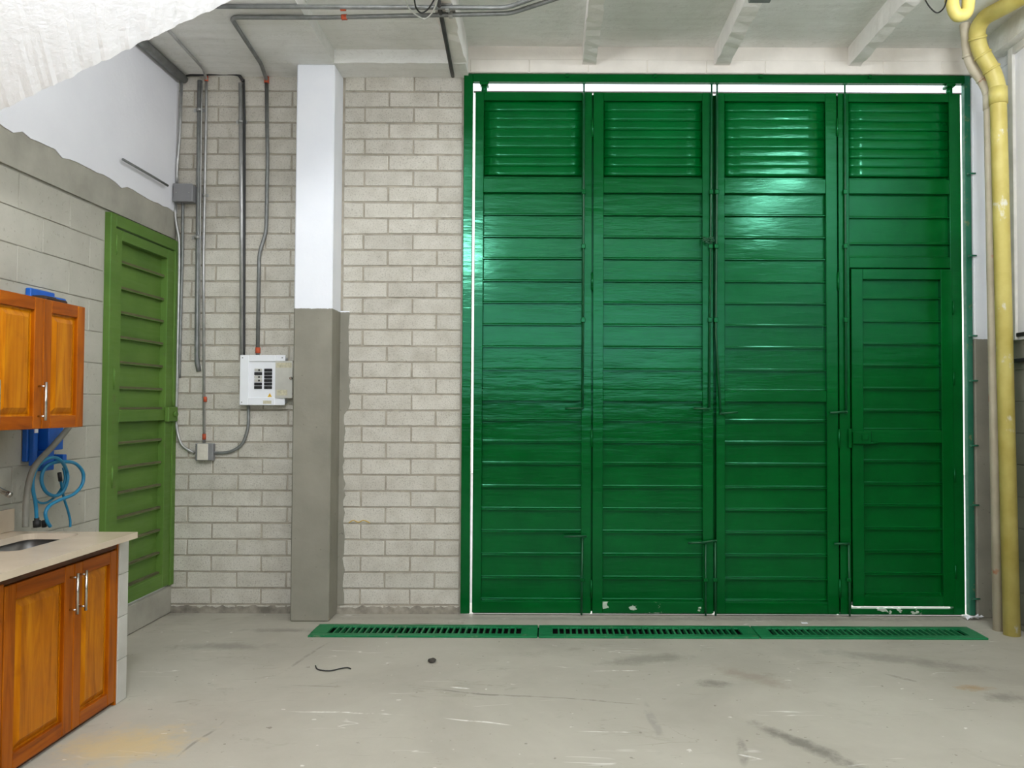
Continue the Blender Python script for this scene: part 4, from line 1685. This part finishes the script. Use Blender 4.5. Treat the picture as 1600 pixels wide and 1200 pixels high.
# warning triangle with bolt mark
tw = on_y(421.5, 617.5, D - .0738)
b = MB()
b.prism([(tw.x - .015, D - .0742, tw.z - .012), (tw.x + .015, D - .0742, tw.z - .012), (tw.x, D - .0742, tw.z + .015)], (0, .0006, 0))
wt_ = b.build('warning_sign', WARN, bp, 'yellow warning triangle')
b = MB()
b.prism([(tw.x + .002, D - .0748, tw.z + .007), (tw.x - .004, D - .0748, tw.z - .001), (tw.x, D - .0748, tw.z - .001), (tw.x - .002, D - .0748, tw.z - .009), (tw.x + .004, D - .0748, tw.z + .001), (tw.x, D - .0748, tw.z + .001)], (0, .0006, 0))
b.build('lightning_mark', BLACK, wt_)
b = MB(); q0, q1 = on_y(411, 631, D - .083), on_y(424, 626, D - .083)
b.box(q0.x, q1.x, D - .0828, D - .0822, q0.z, q1.z); b.build('paper_label', LABEL, bp)
for px, py in ((379, 559), (441, 559), (377.5, 628.5)):
    q = on_y(px, py, D - .083)
    b = MB(); b.tube([(q.x, D - .082, q.z), (q.x, D - .0845, q.z)], 0.004, 8); b.build('screw', STEEL_D, bp)

# ------------------------------------------------------------------ pipes on the right
def rpipe(name, label, pts, r, mat, joints):
    g = thing(name, pts[0], label, 'pipe')
    b = MB()
    sm = fillet(pts, 0.11, 7)
    b.tube(sm, r, 18)
    b.build('tube', mat, g)
    for p, q in joints:
        b = MB(); b.tube([p, q], r * 1.12, 18); b.build('socket_joint', mat, g)
    return g


yb_ = on_z(1581, 992, 0)
YY = yb_.y
yp = [Vector((yb_.x, YY, 0.0)), on_y(1559, 125, YY), on_y(1529, 75, YY), on_y(1526, 40, YY)]
yp[1].x = yb_.x + (yp[1].x - yb_.x)
e1 = on_y(1548, 15, YY - 0.06)
yp[3] = on_y(1526, 46, YY - .03)
yp += [on_y(1538, 27, YY - .10), on_y(1580, 5, YY - 0.32), on_y(1650, -36, YY - 0.62)]
def lerp_j(a, b_, t0, t1): return (a.lerp(b_, t0), a.lerp(b_, t1))
rpipe('yellow_pipe', 'thick yellow painted drainpipe with a swan neck in the right corner', yp, 0.048, YELLOW,
      [lerp_j(yp[0], yp[1], .955, .985), lerp_j(yp[1], yp[2], .30, .36), lerp_j(yp[1], yp[2], .75, .8), lerp_j(yp[2], yp[3], .45, .60)])
cbp = on_z(1560, 985, 0)
YC = cbp.y
cp = [Vector((cbp.x, YC, 0)), on_y(1545, 138, YC), on_y(1514, 100, YC), on_y(1507, 30, YC - .05), on_y(1506, 8, YC - .05)]
rpipe('cream_pipe', 'slimmer cream pipe with orange stains beside the yellow drainpipe', cp, 0.032, CREAM,
      [lerp_j(cp[0], cp[1], .96, .99), lerp_j(cp[1], cp[2], .35, .40), lerp_j(cp[2], cp[3], .15, .22)])
YT = 4.25
tp = [on_y(1487, -40, YT), on_y(1488, 5, YT), on_y(1494, 22, YT), on_y(1502, 24, YT), on_y(1512, 14, YT), on_y(1514, -40, YT)]
g = thing('yellow_trap', tp[2], 'yellow U-bend pipe trap hanging from the ceiling at right', 'pipe')
b = MB(); b.tube(smooth(tp, 6), 0.034, 16); b.build('tube', YELLOW, g)
b = MB(); b.tube([tp[0].lerp(tp[1], .75), tp[0].lerp(tp[1], .92)], 0.039, 16); b.build('socket_joint', YELLOW, g)

# white framed hatch on the right wall
hf = thing('window_1', (XR, 4.6, 1.8), 'white framed shutter high on the right wall', 'shutter', kind='structure')
hj = on_x(1580, 300, XR - .02).y
htop = on_x(1573, 82, XR - .02).z
hbot = on_x(1597, 530, XR - .02).z
b = MB()
b.box(XR - .035, XR - .001, hj - 0.05, hj, hbot, htop, 0.003)
b.box(XR - .035, XR - .001, hj - 1.2, hj - 0.05, htop - 0.05, htop, 0.003)
b.build('window_frame', LIGHTGREY, hf)
b = MB()
b.box(XR - .016, XR - .001, hj - 1.2, hj - 0.05, hbot, htop - 0.05)
b.build('panel', PLASTER, hf)
for py in (523, 563):
    q = on_x(1592, py, XR - .02)
    b = MB(); b.box(XR - .03, XR - .001, q.y - .08, q.y + .05, q.z - .012, q.z + .012, 0.003)
    b.build('hinge_strap', BLACK, hf)

# ------------------------------------------------------------------ litter on the floor
w = [on_z(493, 1040, .004), on_z(497, 1046, .004), on_z(515, 1048, .006), on_z(530, 1045, .004), on_z(542, 1043, .006), on_z(548, 1045, .004)]
b = MB(); b.tube(smooth(w, 6), 0.0035, 8)
tag(b.build('wire_scrap', WIRE_K), 'curved scrap of dark wire lying on the concrete floor', 'wire')
q = on_z(675, 1035, 0)
b = MB()
r_ = bmesh.ops.create_icosphere(b.bm, subdivisions=2, radius=0.022)
for vv in r_['verts']:
    vv.co *= random.uniform(.8, 1.15); vv.co.z *= 0.55; vv.co += Vector((q.x, q.y, 0.011))
tag(b.build('pebble', STONE), 'dark pebble lying alone on the floor before the gratings', 'stone')
q = on_z(1520, 968, 0)
b = MB()
nn_ = 5
gr = [[b.bm.verts.new((q.x + (i / nn_ - .5) * .11, q.y + (j / nn_ - .5) * .07, 0.004 + random.uniform(0, .028))) for j in range(nn_ + 1)] for i in range(nn_ + 1)]
for i in range(nn_):
    for j in range(nn_):
        b.bm.faces.new([gr[i][j], gr[i + 1][j], gr[i + 1][j + 1], gr[i][j + 1]])
o = b.build('paper_scrap', PAPER)
sm_ = o.modifiers.new('thick', 'SOLIDIFY'); sm_.thickness = 0.002
tag(o, 'crumpled white paper at the foot of the right gate post', 'paper')
for px, py, lb_ in ((1257, 974, 'white paint fleck on the floor behind the gratings, below the third leaf'), (423, 1024, None)):
    if not lb_: continue
    q = on_z(px, py, 0)
    b = MB(); b.box(q.x - .02, q.x + .02, q.y - .012, q.y + .012, 0.0005, 0.004, 0.0015)
    tag(b.build('paint_fleck', PAPER), lb_, 'litter')
# yellow paint smear on the block wall
b = MB()
pp = [on_y(x, y, D - .0015) for x, y in ((545, 817), (552, 813), (560, 816), (568, 813), (578, 817))]
b.tube(smooth(pp, 4), 0.0035, 6)
tag(b.build('yellow_smear', CHAIN, wall_back), 'yellow smear of paint')

# grey paint that ran from the pillar onto the blocks, cement fillet at the foot of the wall
b = MB()
tl = [on_y(540 + random.uniform(7, 11), y, D - .0025) for y in range(486, 950, 9)]
tl = [Vector((q.x - (0.050 if 645 < on else 0.014) + random.uniform(-.004, .004), q.y, q.z)) for q, on in zip(tl, range(486, 950, 9))]
b.prism([Vector((COLX1 + .001, D - .0025, tl[0].z))] + tl + [Vector((COLX1 + .001, D - .0025, tl[-1].z))], (0, .006, 0))
b.build('paint_edge', COLUMN, wall_back, 'grey paint edge beside the pillar')
for xa, xb in ((XL + .01, COLX0), (COLX1, GX0 - .01)):
    b = MB()
    nn2 = 40
    pts2 = [Vector((xa + (xb - xa) * i / nn2, D - .004, .045 + random.uniform(-.010, .010))) for i in range(nn2 + 1)]
    b.prism([Vector((xa, D - .004, 0))] + pts2 + [Vector((xb, D - .004, 0))], (0, .012, 0))
    b.build('cement_fillet', simple('cement_grey', srgb(150, 144, 132), 0.95, 0, 0.3, 12, 0.5, 40, 0.1), wall_back, 'rough grey cement at the foot of the blocks')

# ------------------------------------------------------------------ outside the gate
ex = MB()
ex.box(-25, 25, D + 0.3, 30, -0.06, -0.01)
tag(ex.build('street', ASPH), kind='structure')
fac = thing('opposite_house', (0, 16, 0), 'pale rendered house across the street seen through the slot above the gate', 'building')
b = MB(); b.box(-14, 14, 16, 19, 0, 8.02); b.build('wall', EXTW, fac)
b = MB(); b.box(-14.2, 14.2, 15.93, 16.0, 7.985, 8.005); b.build('gutter', EXTD, fac)
